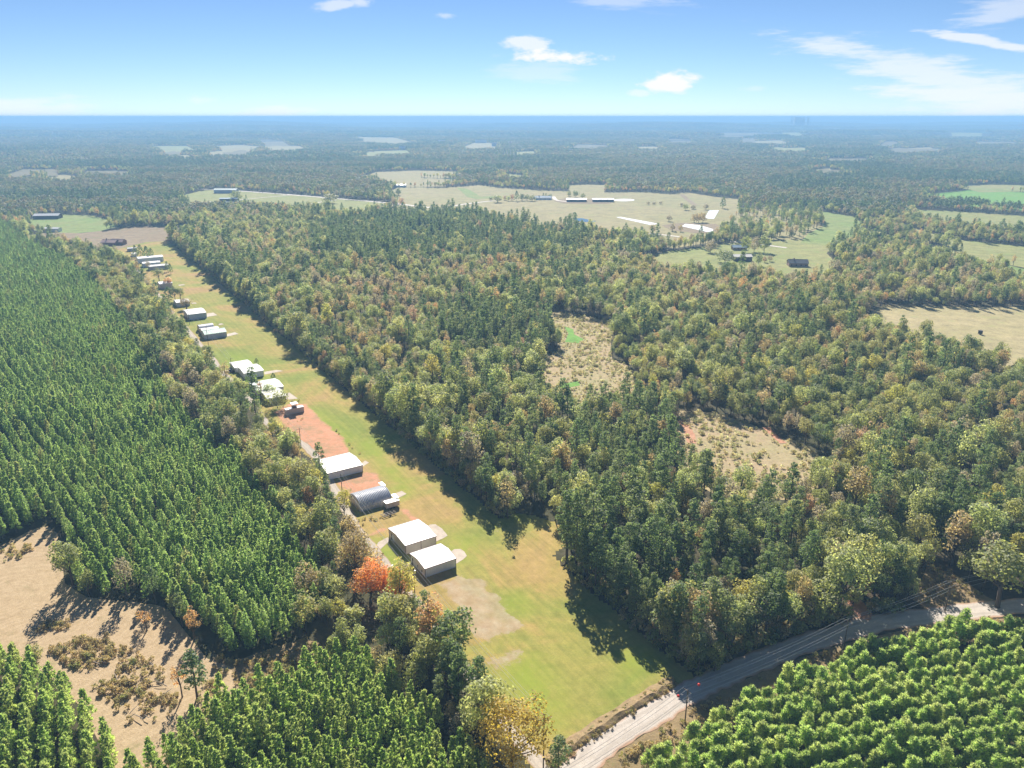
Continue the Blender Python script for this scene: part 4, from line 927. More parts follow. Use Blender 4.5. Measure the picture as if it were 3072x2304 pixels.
def far_tile(seed, size, spacing, ncard, csize, hh, pfrac, skip=.03):
    r = np.random.default_rng(seed); g = np.arange(-size / 2 + spacing / 2, size / 2, spacing); Vs, ts, cs = [], [], []
    for x in g:
        for y in g:
            if r.random() < skip: continue
            pine = r.random() < pfrac; c = FC['pine' if pine else 'broad']; c = np.array(c[r.integers(len(c))]) * r.uniform(.85, 1.15)
            V = far_tree(r, x + r.uniform(-.4, .4) * spacing, y + r.uniform(-.4, .4) * spacing, hh * r.uniform(.72, 1.2), spacing * r.uniform(.52, .72), ncard, csize, pine)
            Vs.append(V); k = len(V) // 4; ts.append(np.clip(r.normal(.5, .14, k) + r.normal(0, .08), 0, 1)); cs.append(np.tile(c, (k, 1)))
    return leaf_mesh('far_wood_patch', np.concatenate(Vs), np.concatenate(ts), LEAF['far'], np.concatenate(cs))
def far_ring(name, r0, r1, size, tiles_pine, tiles_mix, edge_fill):
    g = np.arange(-r1, r1, size * .97); gy = np.arange(0, r1, size * .97); GX, GY = np.meshgrid(g, gy); x, y = GX.ravel(), GY.ravel(); r = np.hypot(x, y)
    ok = (r >= r0) & (r < r1) & (np.abs(x) < y * .80 + 2 * size); x, y = x[ok], y[ok]
    bad = np.zeros(len(x), bool); part = np.zeros(len(x), bool)
    h = size * .42
    for g in [q[1] for q in FPOLY] + [PPOLY['main'], STRIP]:
        ins = [inpoly(x + a * h, y + b * h, g) for a, b in ((0, 0), (1, 1), (-1, 1), (1, -1), (-1, -1), (1, 0), (-1, 0), (0, 1), (0, -1))]
        bad |= np.any(ins, 0)
    for g in SPARSE: bad |= inpoly(x, y, g) & (rng.random(len(x)) < .8)
    xe, ye = x[bad], y[bad]
    x, y = x[~bad], y[~bad]; coll = proto_set(name + '_shape', tiles_pine + tiles_mix)
    pine = (patch(x * .25, y * .25, 1.0) > .25); npn, nm = len(tiles_pine), len(tiles_mix); k = rng.integers(0, 1000, len(x))
    idx = np.where(pine, k % npn, npn + k % nm)
    scatter(name, np.c_[x, y, H(x, y)], idx, rng.uniform(1.0, 1.12, len(x)), rng.integers(0, 4, len(x)) * math.pi / 2, coll, rng.uniform(.85, 1.15, len(x)))
    return xe, ye
tp1 = [far_tile(100 + i, 40, 7.5, 46, 2.0, 14, .85) for i in range(3)]; tm1 = [far_tile(110 + i, 40, 7.8, 46, 2.0, 13, .22) for i in range(5)]
tp2 = [far_tile(120 + i, 80, 9.5, 20, 3.8, 15, .85) for i in range(3)]; tm2 = [far_tile(130 + i, 80, 10, 20, 3.8, 14, .25) for i in range(4)]
tp3 = [far_tile(140 + i, 200, 16, 12, 8.5, 19, .85) for i in range(2)]; tm3 = [far_tile(150 + i, 200, 16.5, 12, 8.5, 17, .25) for i in range(3)]
ex, ey = far_ring('distant_woods', NEAR_R - 20, 2500, 40, tp1, tm1, True)
ex2, ey2 = far_ring('remote_woods', 2480, 5200, 80, tp2, tm2, True)
far_ring('horizon_woods', 5150, 13500, 200, tp3, tm3, False)
# trees filling the borders of the far fields
fx, fy = [], []
for (x0, y0), size, step in [((a, b), 40, 7.8) for a, b in zip(ex, ey)] + [((a, b), 80, 12) for a, b in zip(ex2, ey2)]:
    g = np.arange(-size / 2 + step / 2, size / 2, step); a, b = np.meshgrid(g, g); fx.append(x0 + a.ravel()); fy.append(y0 + b.ravel())
fx = np.concatenate(fx); fy = np.concatenate(fy); fx += rng.uniform(-3, 3, len(fx)); fy += rng.uniform(-3, 3, len(fx))
ok = classify(fx, fy)
for p in SPARSE: ok &= ~inpoly(fx, fy, p) | (rng.random(len(fx)) < .22)
for rd in (FR1, FR2): ok &= dist_line(fx, fy, [tuple(p) for p in rd]) > 9
fx, fy = fx[ok], fy[ok]; k = rng.random(len(fx)); pb = patch(fx, fy)
idx = np.where(k < .3 + .25 * pb, rng.integers(0, 4, len(fx)), 4 + rng.integers(0, len(protos) - 4, len(fx)))
scatter('border_woods', np.c_[fx, fy, H(fx, fy)], idx, rng.uniform(.5, .85, len(fx)), rng.uniform(0, 6.28, len(fx)), woodset)

# ------------------------------------------------------------------ hangars along the strip
UAZ = R(57.0); UD = np.array([math.sin(UAZ), math.cos(UAZ)]); VD = np.array([-UD[1], UD[0]]); RZ = math.atan2(UD[1], UD[0])
def height_at(p, v):
    lo, hi = 0.0, 400.0
    for _ in range(50):
        m = (lo + hi) / 2
        if proj(p[0], p[1], m)[1] > v: lo = m
        else: hi = m
    return lo
def part(name, mb, mat, parent, smooth=False): return mb.build(name, M[mat] if isinstance(mat, str) else mat, parent, smooth)
def gable_hall(name, A, L, W_, h, rise, roof, wall, label, cat, group=None, rz=RZ, trim=None, door=None, lights=(), ridge_lights=None, vents=(), windows=(), over=.18, seam=False, door_runway=True):
    """hall with a low gable; origin at its corner nearest the lane and road, ridge along local x"""
    t = empty(name, (A[0], A[1], float(H(*A))), rz); tag(t, label, cat, group)
    b = MB(); b.add([(0, 0, 0), (L, 0, 0), (L, W_, 0), (0, W_, 0), (0, 0, h), (L, 0, h), (L, W_, h), (0, W_, h), (0, W_ / 2, h + rise), (L, W_ / 2, h + rise)],
                    [(0, 1, 5, 4), (1, 2, 6, 9, 5), (2, 3, 7, 6), (3, 0, 4, 8, 7)])
    part('wall', b, wall, t)
    slopes = []; e = over; k = rise / (W_ / 2); th = .12; zo = .02
    def zr(y): return h + rise - abs(y - W_ / 2) * k + th + zo
    for y0, y1 in ((-e, W_ / 2), (W_ + e, W_ / 2)):
        b = MB(); b.slab([(-e, y0, zr(y0)), (L + e, y0, zr(y0)), (L + e, y1, zr(y1)), (-e, y1, zr(y1))], th); slopes.append(part('roof_slope', b, roof, t))
    b = MB(); b.slab([(-e, W_ / 2 - .22, zr(W_ / 2) + .0), (L + e, W_ / 2 - .22, zr(W_ / 2)), (L + e, W_ / 2 + .22, zr(W_ / 2) + .005), (-e, W_ / 2 + .22, zr(W_ / 2) + .005)], .03)
    for i, v in enumerate(b.v): b.v[i] = (v[0], v[1], v[2] + .03)
    part('ridge_cap', b, roof, t)
    if trim:
        s = .10
        for x, y in ((0, 0), (L, 0), (0, W_), (L, W_)):
            b = MB(); b.box(x - s * .7, x + s * .7, y - s * .7, y + s * .7, 0, h - .02); part('corner_trim', b, trim, t)
        for y in (-e - .05, W_ + e + .05):
            b = MB(); zz = zr(-e) - th; b.box(-e - .03, L + e + .03, y - .06, y + .06, zz - .06, zz + .17); part('eave_trim', b, trim, t)
        for x in (-e - .04, L + e + .04):
            for y0, y1 in ((-e, W_ / 2), (W_ + e, W_ / 2)):
                b = MB(); b.add([(x - .05, y0, zr(y0) - .2), (x + .05, y0, zr(y0) - .2), (x + .05, y1, zr(y1) - .2), (x - .05, y1, zr(y1) - .2), (x - .05, y0, zr(y0) + .03), (x + .05, y0, zr(y0) + .03), (x + .05, y1, zr(y1) + .03), (x - .05, y1, zr(y1) + .03)],
                                [(0, 3, 2, 1), (4, 5, 6, 7), (0, 1, 5, 4), (1, 2, 6, 5), (2, 3, 7, 6), (3, 0, 4, 7)]); part('gable_trim', b, trim, t)
        if seam:
            b = MB(); b.box(L * .5 - .07, L * .5 + .07, -.07, -.004, 0, h - .08); part('wall_seam', b, trim, t)
    if door:
        y0, y1, hh, dark = door
        b = MB(); b.box(-.07, -.01, y0, y1, 0, hh); dd_ = part('door', b, 'door', t)
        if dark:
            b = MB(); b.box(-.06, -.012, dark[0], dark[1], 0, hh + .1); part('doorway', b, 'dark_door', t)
    for y0, z0 in windows:
        b = MB(); b.box(-.06, -.01, y0, y0 + .5, z0, z0 + .7); part('window', b, 'glass', t)
    if door_runway:
        b = MB(); b.box(L + .012, L + .08, W_ * .12, W_ * .88, 0, h * .92); part('hangar_door', b, wall, t)
    for (x0, x1, y0, y1, mt) in lights:
        b = MB(); b.slab([(x0, y0, zr(y0) + .02), (x1, y0, zr(y0) + .02), (x1, y1, zr(y1) + .02), (x0, y1, zr(y1) + .02)], .035); part('skylight', b, mt, slopes[0] if y0 < W_ / 2 else slopes[1])
    for (x, y) in vents:
        b = MB(); b.tube((x, y, zr(y) - .05), (x, y, zr(y) + .28), .18, .16, 8); part('roof_vent', b, 'metal', slopes[0] if y < W_ / 2 else slopes[1])
    return t
def dims(pA, pB=None, pC=None, L=None, W_=None):
    A = P(*pA)
    if pB is not None: L = float((P(*pB) - A) @ UD)
    if pC is not None: W_ = float((P(*pC) - A) @ VD)
    return A, L, W_
GH = 'hangars along the airstrip'
A, L, W_ = dims((1276.5, 1733), (1367.6, 1701), (1231, 1688)); h = 3.05
gable_hall('hangar', A, L, W_, h, .75, 'white_roof', 'white_wall', 'white steel hangar with maroon trim and plain white roof, nearest the gravel road', 'hangar', GH, trim='trim', door=(W_ * .60, W_ * .80, 2.1, (W_ * .83, W_ * .89)), windows=((W_ * .50, .8), (W_ * .2, .8)))
A, L, W_ = dims((1218, 1663), (1303, 1629), (1167, 1611)); h = 3.1
gable_hall('hangar', A, L, W_, h, .7, 'pink_roof', 'tan_wall', 'tan steel hangar with pale translucent strips crossing its ribbed roof', 'hangar', GH, trim='trim', seam=True, door=(W_ * .68, W_ * .80, 2.2, (W_ * .81, W_ * .86)),
           lights=[(L * .30, L * .36, .3, W_ * .47, 'skylight'), (L * .64, L * .70, .3, W_ * .47, 'skylight'), (L * .30, L * .36, W_ * .53, W_ - .3, 'skylight'), (L * .64, L * .70, W_ * .53, W_ - .3, 'skylight'), (0, L, W_ * .45, W_ * .485, 'skylight')])
A, L, W_ = dims((985, 1441), (1085.5, 1412), (951.6, 1401)); h = height_at(A, 1421)
gable_hall('hangar', A, L, W_, h, .9, 'cream_roof', 'white_wall', 'long hangar with cream roof and two grey skylights, between two red dirt lots', 'hangar', GH, trim='dark_trim', lights=[(L * .36, L * .41, W_ * .16, W_ * .40, 'grey_light'), (L * .64, L * .69, W_ * .16, W_ * .40, 'grey_light')])
A, L, W_ = dims((773, 1190), (846, 1170), (755, 1164)); h = height_at(A, 1173.5)
gable_hall('hangar', A, L, W_, h, .9, 'grey_roof', 'white_wall', 'hangar with grey-green roof and one white skylight, half behind trees', 'hangar', GH, lights=[(L * .68, L * .76, W_ * .16, W_ * .42, 'skylight')])
A, L, W_ = dims((804, 1214), None, (789, 1190), L=9.0); h = height_at(A, 1197)
gable_hall('hangar', A, L, W_, h, .8, 'pink_roof', 'brown_wall', 'small hangar with pinkish metal roof and brown walls, behind a big bush', 'hangar', GH)
A, L, W_ = dims((734, 1138), (793.5, 1129), (719, 1117)); h = height_at(A, 1121)
gable_hall('hangar', A, L, W_, h, .7, 'white_roof', 'white_wall', 'white hangar with three small roof vents, beside the parked truck', 'hangar', GH, vents=[(L * .25, W_ * .45), (L * .5, W_ * .42), (L * .78, W_ * .42)])
A2 = A + VD * (W_ + 1.0) - UD * 1.2
gable_hall('hangar', A2, L * .95, W_ * .85, h * .8, .6, 'pale_roof', 'white_wall', 'white metal hangar close behind the hangar with three roof vents', 'hangar', GH)
A, L, W_ = dims((616, 1019.5), (681, 1010), None, W_=9.5); h = height_at(A, 1004.5)
gable_hall('hangar', A, L, W_, h, 1.5, 'green_roof', 'blue_wall', 'hangar with pale green roof and three white skylights', 'hangar', GH, lights=[(L * q, L * (q + .07), W_ * .26, W_ * .46, 'skylight') for q in (.16, .47, .78)])
A2 = A + VD * (W_ + .8) + UD * .8
gable_hall('hangar', A2, L * .80, 8.0, h * .9, .7, 'pale_roof', 'tan_wall', 'low white-roofed hangar squeezed between green-roofed hangar and arched hut', 'hangar', GH)
AQ2 = A2 + VD * 9.0 + UD * .2; LQ2 = L * .70
A, L, W_ = dims((566, 961), (620, 953), (553.5, 946)); h = height_at(A, 944.5)
gable_hall('hangar', A, L, W_, h, 1.0, 'white_roof', 'blue_wall', 'large hangar with bright white roof and blue-grey walls by a concrete drive', 'hangar', GH)
A, L, W_ = dims((531, 922), None, None, L=9, W_=11); 
gable_hall('hangar', A, L, W_, 3.2, .8, 'pale_roof', 'blue_wall', 'pale-roofed hangar half hidden by an orange-brown tree', 'hangar', GH, lights=[(3.4, 5.4, 2.0, 3.6, 'blue_roof')])
A, L, W_ = dims((481, 867.5), None, None, L=9.5, W_=11)
gable_hall('hangar', A, L, W_, 4.0, .9, 'pale_roof', 'tan_wall', 'tan-walled hangar with white roof between trees, far along the lane', 'hangar', GH)
for (pa, L, W_, hh, rf, wl_, lb) in [((416, 790), 22, 12, 4.2, 'white_roof', 'white_wall', 'long white-roofed hangar behind the dark pine clump near the runway end'),
                                    ((430, 803), 15, 9, 3.6, 'white_roof', 'blue_wall', 'white hangar in the crowded group at the far end, second row'),
                                    ((449, 812), 16, 8, 3.4, 'pale_roof', 'blue_wall', 'low pale hangar at the front of the crowded far group'),
                                    ((384, 755), 9, 5, 3.0, 'pale_roof', 'blue_wall', 'small white shed left of the pine clump at the runway end'),
                                    ((398, 771), 4, 9, 2.6, 'white_roof', 'white_wall', 'white trailer home end-on below the small shed')]:
    gable_hall('hangar' if 'hangar' in lb else 'shed', P(*pa), L, W_, hh, .8, rf, wl_, lb, 'hangar' if 'hangar' in lb else 'shed', GH if 'hangar' in lb else None)

def quonset(A, L, W_, h, label, ribs=.56, fine=True):
    t = empty('arched_hut', (A[0], A[1], 0), RZ); tag(t, label, 'hangar', 'arched metal huts along the airstrip')
    n = 22; m = int(L / ribs) * 2; vs, fs = [], []
    for i in range(m + 1):
        k = 1 + (.04 if i % 2 else 0)
        for j in range(n + 1):
            a = math.pi * j / n; vs.append((L * i / m, W_ / 2 - math.cos(a) * W_ / 2 * k, .05 + math.sin(a) ** .8 * h * k))
    for i in range(m):
        for j in range(n): a = i * (n + 1) + j; fs.append((a, a + n + 1, a + n + 2, a + 1))
    b = MB(); b.add(vs, fs); part('arch_roof', b, 'quonset', t)
    for x in (.03, L - .03):
        b = MB(); b.add([(x, W_ / 2 - math.cos(math.pi * j / n) * W_ / 2 * .99, math.sin(math.pi * j / n) ** .8 * h * .99) for j in range(n + 1)], [tuple(range(n + 1))]); part('end_wall', b, 'tan_wall', t)
    return t
A = P(1081, 1537); quonset(A, 12.2, 10.2, 4.3, 'ribbed galvanised arch hut with tan end wall beside the yellow-green tree')
t_ = quonset(AQ2, LQ2, 8.0, 3.9, 'pale ribbed arch hut behind the low white-roofed hangar', .6)
# canopy posts at the runway end of the arch hut
for k, y in enumerate((-.6, 10.6)):
    q = A + UD * 12.9 + VD * y; t = empty('door_canopy', (q[0], q[1], 0), RZ); tag(t, ('grey door rail frame at the near runway corner of the arch hut', 'grey door rail frame at the far runway corner of the arch hut')[k], 'door frame', 'door rail frames of the arch hut')
    for x in (-.2, .5): b = MB(); b.tube((x, 0, 0), (x, 0, 2.8), .07, n=6); part('post', b, 'metal', t)
    b = MB(); b.box(-.5, .8, -1.6, 1.6, 2.8, 2.95); part('rail_cover', b, 'quonset', t)

def trailer_box(A, L, W_, h, rz, label, roof, wall):
    t = empty('box_trailer', (A[0], A[1], 0), rz); tag(t, label, 'trailer')
    b = MB(); b.box(0, L, 0, W_, .6, h); part('body', b, wall, t)
    b = MB(); b.box(-.05, L + .05, -.05, W_ + .05, h + .003, h + .08); part('roof', b, roof, t)
    for x in (L * .4, L * .6):
        for y in (.18, W_ - .18):
            b = MB(); b.tube((x, y - .12, .38), (x, y + .12, .38), .38, n=12); part('wheel', b, 'tyre', t)
    b = MB(); b.tube((L, W_ / 2, .55), (L + 1.3, W_ / 2, .5), .06, n=6); part('tow_bar', b, 'metal', t)
A = P(1160, 1531); trailer_box(A, 5.0, 2.3, 2.5, RZ, 'pinkish box trailer with white top parked against the arch hut', 'plastic', 'tan_wall')
# scrap trailer frame
A = P(1151, 1556); t = empty('flatbed_trailer', (A[0], A[1], 0), RZ + .1); tag(t, 'rusty bare trailer frame lying in weeds by the tan hangar', 'trailer')
for y in (0, 1.0, 2.0): b = MB(); b.box(0, 5.2, y, y + .16, .5, .66); part('rail', b, 'dead_wood', t)
for x in (0.1, 1.2, 2.4, 3.6, 4.9): b = MB(); b.box(x, x + .14, -.12, 2.28, .67, .78); part('cross_beam', b, 'dead_wood', t)
for y in (-.15, 2.2): b = MB(); b.tube((2.6, y, .36), (2.6, y + .22, .36), .36, n=12); part('wheel', b, 'tyre', t)
# container with lookout
A = P(859.5, 1246); B_ = P(913, 1235); d = B_ - A; L = float(np.linalg.norm(d)); t = empty('storage_container', (A[0], A[1], 0), math.atan2(d[1], d[0]))
tag(t, 'long tan container with a roofed lookout on top, on red dirt', 'container'); h = 2.5
b = MB(); b.box(0, L, 0, 2.4, 0, h); part('body', b, 'tan_wall', t)
for x0, x1 in ((-.05, L * .40), (L * .62, L + .05)): b = MB(); b.box(x0, x1, -.06, 2.46, h + .003, h + .1); part('roof_sheet', b, 'plastic', t)
for x in (L * .43, L * .59):
    for y in (.2, 2.2): b = MB(); b.box(x - .08, x + .08, y - .08, y + .08, h, h + 2.1); part('lookout_post', b, 'trim', t)
b = MB(); b.box(L * .40, L * .62, .1, 2.3, h + .004, h + .9); part('lookout_cabin', b, 'brown_wall', t)
b = MB(); b.box(L * .34, L * .70, -.4, 2.9, h + 2.1, h + 2.25); part('lookout_roof', b, 'plastic', t)
# pickup truck by the lane
A = P(691, 1117); t = empty('pickup_truck', (A[0], A[1], 0), .05); tag(t, 'dark blue pickup truck parked beside the lane by a pole', 'truck')
prof = [(-2.7, .45), (-2.75, .95), (-.75, 1.0), (-.55, 1.05), (1.05, 1.08), (2.45, .98), (2.65, .75), (2.62, .45)]
b = MB(); n = len(prof); b.add([(x, -.95, z) for x, z in prof] + [(x, .95, z) for x, z in prof], [tuple(range(n)), tuple(range(2 * n - 1, n - 1, -1))] + [(i, n + i, n + (i + 1) % n, (i + 1) % n) for i in range(n)]); part('body', b, 'truck', t)
cab = [(-.7, 1.02), (-.45, 1.72), (.45, 1.74), (1.1, 1.06)]
b = MB(); b.add([(x, -.84 + (.1 if z > 1.5 else 0), z) for x, z in cab] + [(x, .84 - (.1 if z > 1.5 else 0), z) for x, z in cab], [(0, 1, 2, 3), (7, 6, 5, 4), (0, 4, 5, 1), (1, 5, 6, 2), (2, 6, 7, 3)]); part('cab', b, 'glass', t)
b = MB(); b.box(-.42, .44, -.72, .72, 1.745, 1.78); part('cab_roof', b, 'truck', t)
b = MB(); b.box(-2.6, -.8, -.78, .78, 1.005, 1.03); part('load_bed', b, 'metal', t)
for x in (-1.7, 1.75):
    for y in (-.95, .75): b = MB(); b.tube((x, y, .38), (x, y + .2, .38), .38, n=14); part('wheel', b, 'tyre', t)
for (u, v, lb) in ((1178, 1702, 'small white box on the green lawn by the lane'), (770, 1212, 'small white box on grass near the lane pole'), (688, 1120, 'small white box in front of the dark truck')):
    A = P(u, v); t = empty('utility_box', (A[0], A[1], 0), RZ); tag(t, lb, 'utility box'); b = MB(); b.box(-.3, .3, -.25, .25, 0, .7); part('case', b, 'door', t); b = MB(); b.box(-.34, .34, -.29, .29, .703, .76); part('lid', b, 'door', t)

# ------------------------------------------------------------------ houses and farm buildings farther off
def house(name, pa, L, W_, h, rise, rz, roof, wall, label, cat, chimney=False, windows=0):
    A = P(*pa); t = gable_hall(name, A, L, W_, h, rise, roof, wall, label, cat, None, rz, over=.5, door_runway=False)
    if chimney: b = MB(); b.box(L * .25, L * .25 + 1.1, W_ * .4, W_ * .4 + .9, h, h + rise + 1.4); part('chimney', b, 'brick_wall', t)
    for i in range(windows): b = MB(); x = L * (i + .5) / windows; b.box(x - .5, x + .5, -.06, -.01, .9, 2.1); part('window', b, 'glass', t)
    return t
house('barn', (2203, 784), 17, 11, 4.2, 1.6, .03, 'cream_roof', 'brown_wall', 'dark brown barn with a pale cream roof on the lawn', 'barn', windows=0)
house('house', (2367, 800), 17, 10, 3.4, 2.6, -.1, 'dark_roof', 'brick_wall', 'house with dark shingle roof beside the lawn edge trees', 'house', True, 4)
house('house', (2199, 751), 14, 8, 3, 1.8, 0, 'blue_roof', 'brick_wall', 'brick house with blue-grey roof behind the dark barn', 'house', False, 4)
house('house', (1604, 600), 28, 11, 3.5, 2.6, .05, 'blue_roof', 'white_wall', 'farmhouse with blue-grey roof among the pasture trees', 'house', True, 4)
house('barn', (1700, 606), 32, 12, 4, 1.5, -.03, 'pale_roof', 'brown_wall', 'long farm shed with white roof and dark open side', 'barn')
house('barn', (1778, 606), 34, 12, 4, 1.5, -.03, 'pale_roof', 'brown_wall', 'longest white-roofed farm shed, next to the bright oval pond', 'barn')
house('barn', (642, 580), 40, 14, 6, 2, .0, 'grey_roof', 'blue_wall', 'big pale blue barn at the top of the pasture beyond the runway', 'barn')
house('barn', (659, 605), 28, 10, 4.5, 1.2, .05, 'blue_roof', 'brown_wall', 'open pole barn with blue-grey roof in the same pasture', 'barn')
house('shed', (676, 613), 12, 6, 3, .8, 0, 'blue_roof', 'brown_wall', 'tiny dark shed at the lower edge of that pasture', 'shed')
house('barn', (100, 658), 32, 14, 4.5, 2.2, .12, 'pale_roof', 'brown_wall', 'long grey-roofed barn at the edge of the green field', 'barn')
house('shed', (131, 696), 18, 8, 4, 1, -.05, 'white_roof', 'white_wall', 'white trailer home at the lower corner of the green field', 'shed')
house('house', (303, 737), 16, 10, 3.5, 2.4, -.1, 'red_roof', 'brick_wall', 'pink-roofed house half hidden by pines below the brown field', 'house', True)
house('house', (330, 735), 14, 9, 3.5, 2.4, -.1, 'red_roof', 'brick_wall', 'second pink-roofed house, nearer the runway end', 'house')
house('barn', (2648, 633), 26, 9, 5, 1.5, -.05, 'white_roof', 'white_wall', 'white barn between the tree belts near the green fields', 'barn')
house('shed', (612, 777), 22, 8, 3, 1, .0, 'white_roof', 'white_wall', 'white long roof among pines right of the runway end', 'shed')
house('house', (1180, 562), 24, 12, 4, 2, .0, 'pale_roof', 'white_wall', 'white farmhouse at the upper corner of the brown pasture', 'house')
for k, (u, v, L, lb) in enumerate([(975, 386, 40, 'white industrial shed beside the drifting smoke'), (1068, 411, 60, 'pale warehouse at the left end of the far village'), (1150, 408, 90, 'widest bright building of the far village'), (1312, 432, 70, 'bright white hall in the woods right of the far village'), (1425, 430, 110, 'long white factory in the farthest pasture'),
                         (1475, 440, 40, 'small white building at the corner of the farthest pasture'), (1198, 452, 45, 'small white roof in the woods below the far village'), (1525, 436, 30, 'lone white speck of a house beyond the farthest pasture'), (1705, 463, 30, 'lone white house in the far woods on the other side'), (1060, 392, 40, 'small white building highest in the far village')]):
    A = P(u, v); z = float(H(*A)); r = np.hypot(*A)
    L *= .55; t = gable_hall('far_building', A, L, L * .2, 14, 4, 'white_roof', 'white_wall', lb, 'building', 'bright far buildings in the woods', 0.0, over=.5, door_runway=False)
A = P(2940, 1003); t = empty('hunting_blind', (A[0], A[1], 0), .3); tag(t, 'small black box blind standing alone in the dry pasture', 'hunting blind')
b = MB(); b.box(-.9, .9, -.9, .9, .4, 2.4); part('body', b, 'dark_door', t)
b = MB(); b.box(-1.05, 1.05, -1.05, 1.05, 2.403, 2.55); part('roof', b, 'dark_trim', t)
for x in (-.8, .8):
    for y in (-.8, .8): b = MB(); b.box(x - .06, x + .06, y - .06, y + .06, 0, .4); part('leg', b, 'wood', t)

# power station on the horizon
PD = 9000.0
def at_far(u): d = direction(u, 350); return np.array([d.x, d.y]) / math.hypot(d.x, d.y) * PD
def chimney(u, vt, r0, r1, label):
    q = at_far(u); z0 = float(H(*q)) - 2; zt = CAM_H + (350 - vt) / F_PX * PD; t = empty('chimney_stack', (q[0], q[1], z0)); tag(t, label, 'chimney', 'chimneys of the power station on the horizon')
    b = MB(); b.tube((0, 0, 0), (0, 0, zt - z0), r0, r1, 16); part('shaft', b, 'chimney', t); b = MB(); b.tube((0, 0, zt - z0 + .1), (0, 0, zt - z0 + 1.2), r1 * 1.1, r1 * 1.1, 16); part('rim', b, 'chimney', t)
chimney(2377, 350.4, 13, 9, 'shorter thin chimney of the power station on the horizon'); chimney(2388, 349.4, 15, 10, 'tallest chimney of the power station on the horizon')
for k, u in enumerate((2403, 2413, 2426)):
    q = at_far(u); z0 = float(H(*q)) - 2; zt = CAM_H + (350 - 351.6) / F_PX * PD; hh = zt - z0; t = empty('cooling_tower', (q[0], q[1], z0)); tag(t, ('cooling tower next to the boiler house on the horizon', 'middle one of three cooling towers on the horizon', 'cooling tower farthest from the chimneys on the horizon')[k], 'cooling tower', 'cooling towers on the horizon')
    vs, fs = [], []
    for i in range(9):
        f = i / 8; rr = 22 * (.62 + .38 * abs(f - .72) ** 1.4 / .72 ** 1.4)
        vs += [(rr * math.cos(6.283 * j / 20), rr * math.sin(6.283 * j / 20), hh * f) for j in range(20)]
    for i in range(8):
        for j in range(20): fs.append((i * 20 + j, i * 20 + (j + 1) % 20, (i + 1) * 20 + (j + 1) % 20, (i + 1) * 20 + j))
    b = MB(); b.add(vs, fs); part('shell', b, 'chimney', t, True); b = MB(); b.tube((0, 0, hh * .2), (0, 0, hh * .97), 11, 12, 16); part('inner_core', b, 'chimney', t)
q = at_far(2393); z0 = float(H(*q)) - 2; t = empty('boiler_house', (q[0], q[1], z0)); tag(t, 'blocky boiler house between chimneys and cooling towers on the horizon', 'power station')
b = MB(); b.box(-30, 30, -30, 30, 0, CAM_H + (350 - 351.2) / F_PX * PD - z0); part('main_block', b, 'chimney', t); b = MB(); b.box(30.1, 52, -30, 30, 0, CAM_H - z0 - 16); part('side_block', b, 'chimney', t)

# ------------------------------------------------------------------ poles and wires
def pole(u, v, h, label, arm=None, arms=1, rise_arm=.5, transformer=False, off=(0, 0)):
    A = P(u, v) + np.array(off); t = empty('utility_pole', (A[0], A[1], 0)); tag(t, label, 'utility pole', 'wooden utility poles')
    b = MB(); b.tube((0, 0, -.3), (0, 0, h), .16, .11, 8); part('shaft', b, 'wood', t)
    pts = []
    if arm is not None:
        a = R(arm); d = Vector((math.sin(a), math.cos(a), 0)); n_ = Vector((d.y, -d.x, 0))
        c = Vector((0, 0, h - rise_arm)); q = [c + n_ * .14 - d * 1.25, c + n_ * .14 + d * 1.25]
        b = MB(); b.tube(q[0], q[1], .07, n=4); arm_o = part('crossarm', b, 'wood', t)
        for s in (-1.15, 0, 1.15):
            e = c + n_ * .14 + d * s if s else Vector((0, 0, h - .02)); b = MB(); b.tube(e, e + Vector((0, 0, .2)), .05, .04, 6); part('insulator', b, 'metal', arm_o); pts.append(Vector((A[0], A[1], 0)) + e + Vector((0, 0, .2)))
    else: pts = [Vector((A[0], A[1], h))]
    pts.append(Vector((A[0], A[1], h * .72)))
    if transformer: b = MB(); b.tube((.3, -.1, h - 1.9), (.3, -.1, h - 1.0), .24, .24, 10); part('transformer', b, 'metal', t)
    return pts
def span(pa, pb, label, sag=.9, r=.035):
    t = empty('power_line', ((pa[0] + pb[0]) / 2).to_tuple()); tag(t, label, 'power line', 'power line spans'); o = t.location.copy()
    for a, b_ in zip(pa, pb):
        m = MB(); n = 10; pts = []
        for i in range(n + 1):
            f = i / n; p = a.lerp(b_, f); p.z -= sag * 4 * f * (1 - f); pts.append(p - o)
        m.path(pts, [r] * (n + 1), 4); part('wire', m, 'wire', t)
NPD = -33
q0 = pole(1640, 2470, 10.5, 'pole by the road junction, only its wires in sight', 120)
q1 = pole(2054.6, 2169, 9.4, 'pole with crossarm beside the gravel road below the runway corner', 145, rise_arm=.35)
q2 = pole(2530, 1952, 9.6, 'pole in the dark shade at the far side of the gravel road', 145)
q3 = pole(2834, 1838, 10.0, 'pole in the grassy gap near the bend of the gravel road', 150)
q4 = pole(3130, 1745, 10.0, 'pole past the bend of the gravel road', 150)
span(q0, q1, 'wires over the road from the junction to the runway corner'); span(q1, q2, 'wires along the shaded stretch of gravel road'); span(q2, q3, 'wires past the clay track mouth'); span(q3, q4, 'wires over the grassy gap by the road bend')
def on_wire(pa, pb, k, f, sag=.9):
    p = pa[k].lerp(pb[k], f); p.z -= sag * 4 * f * (1 - f); return p
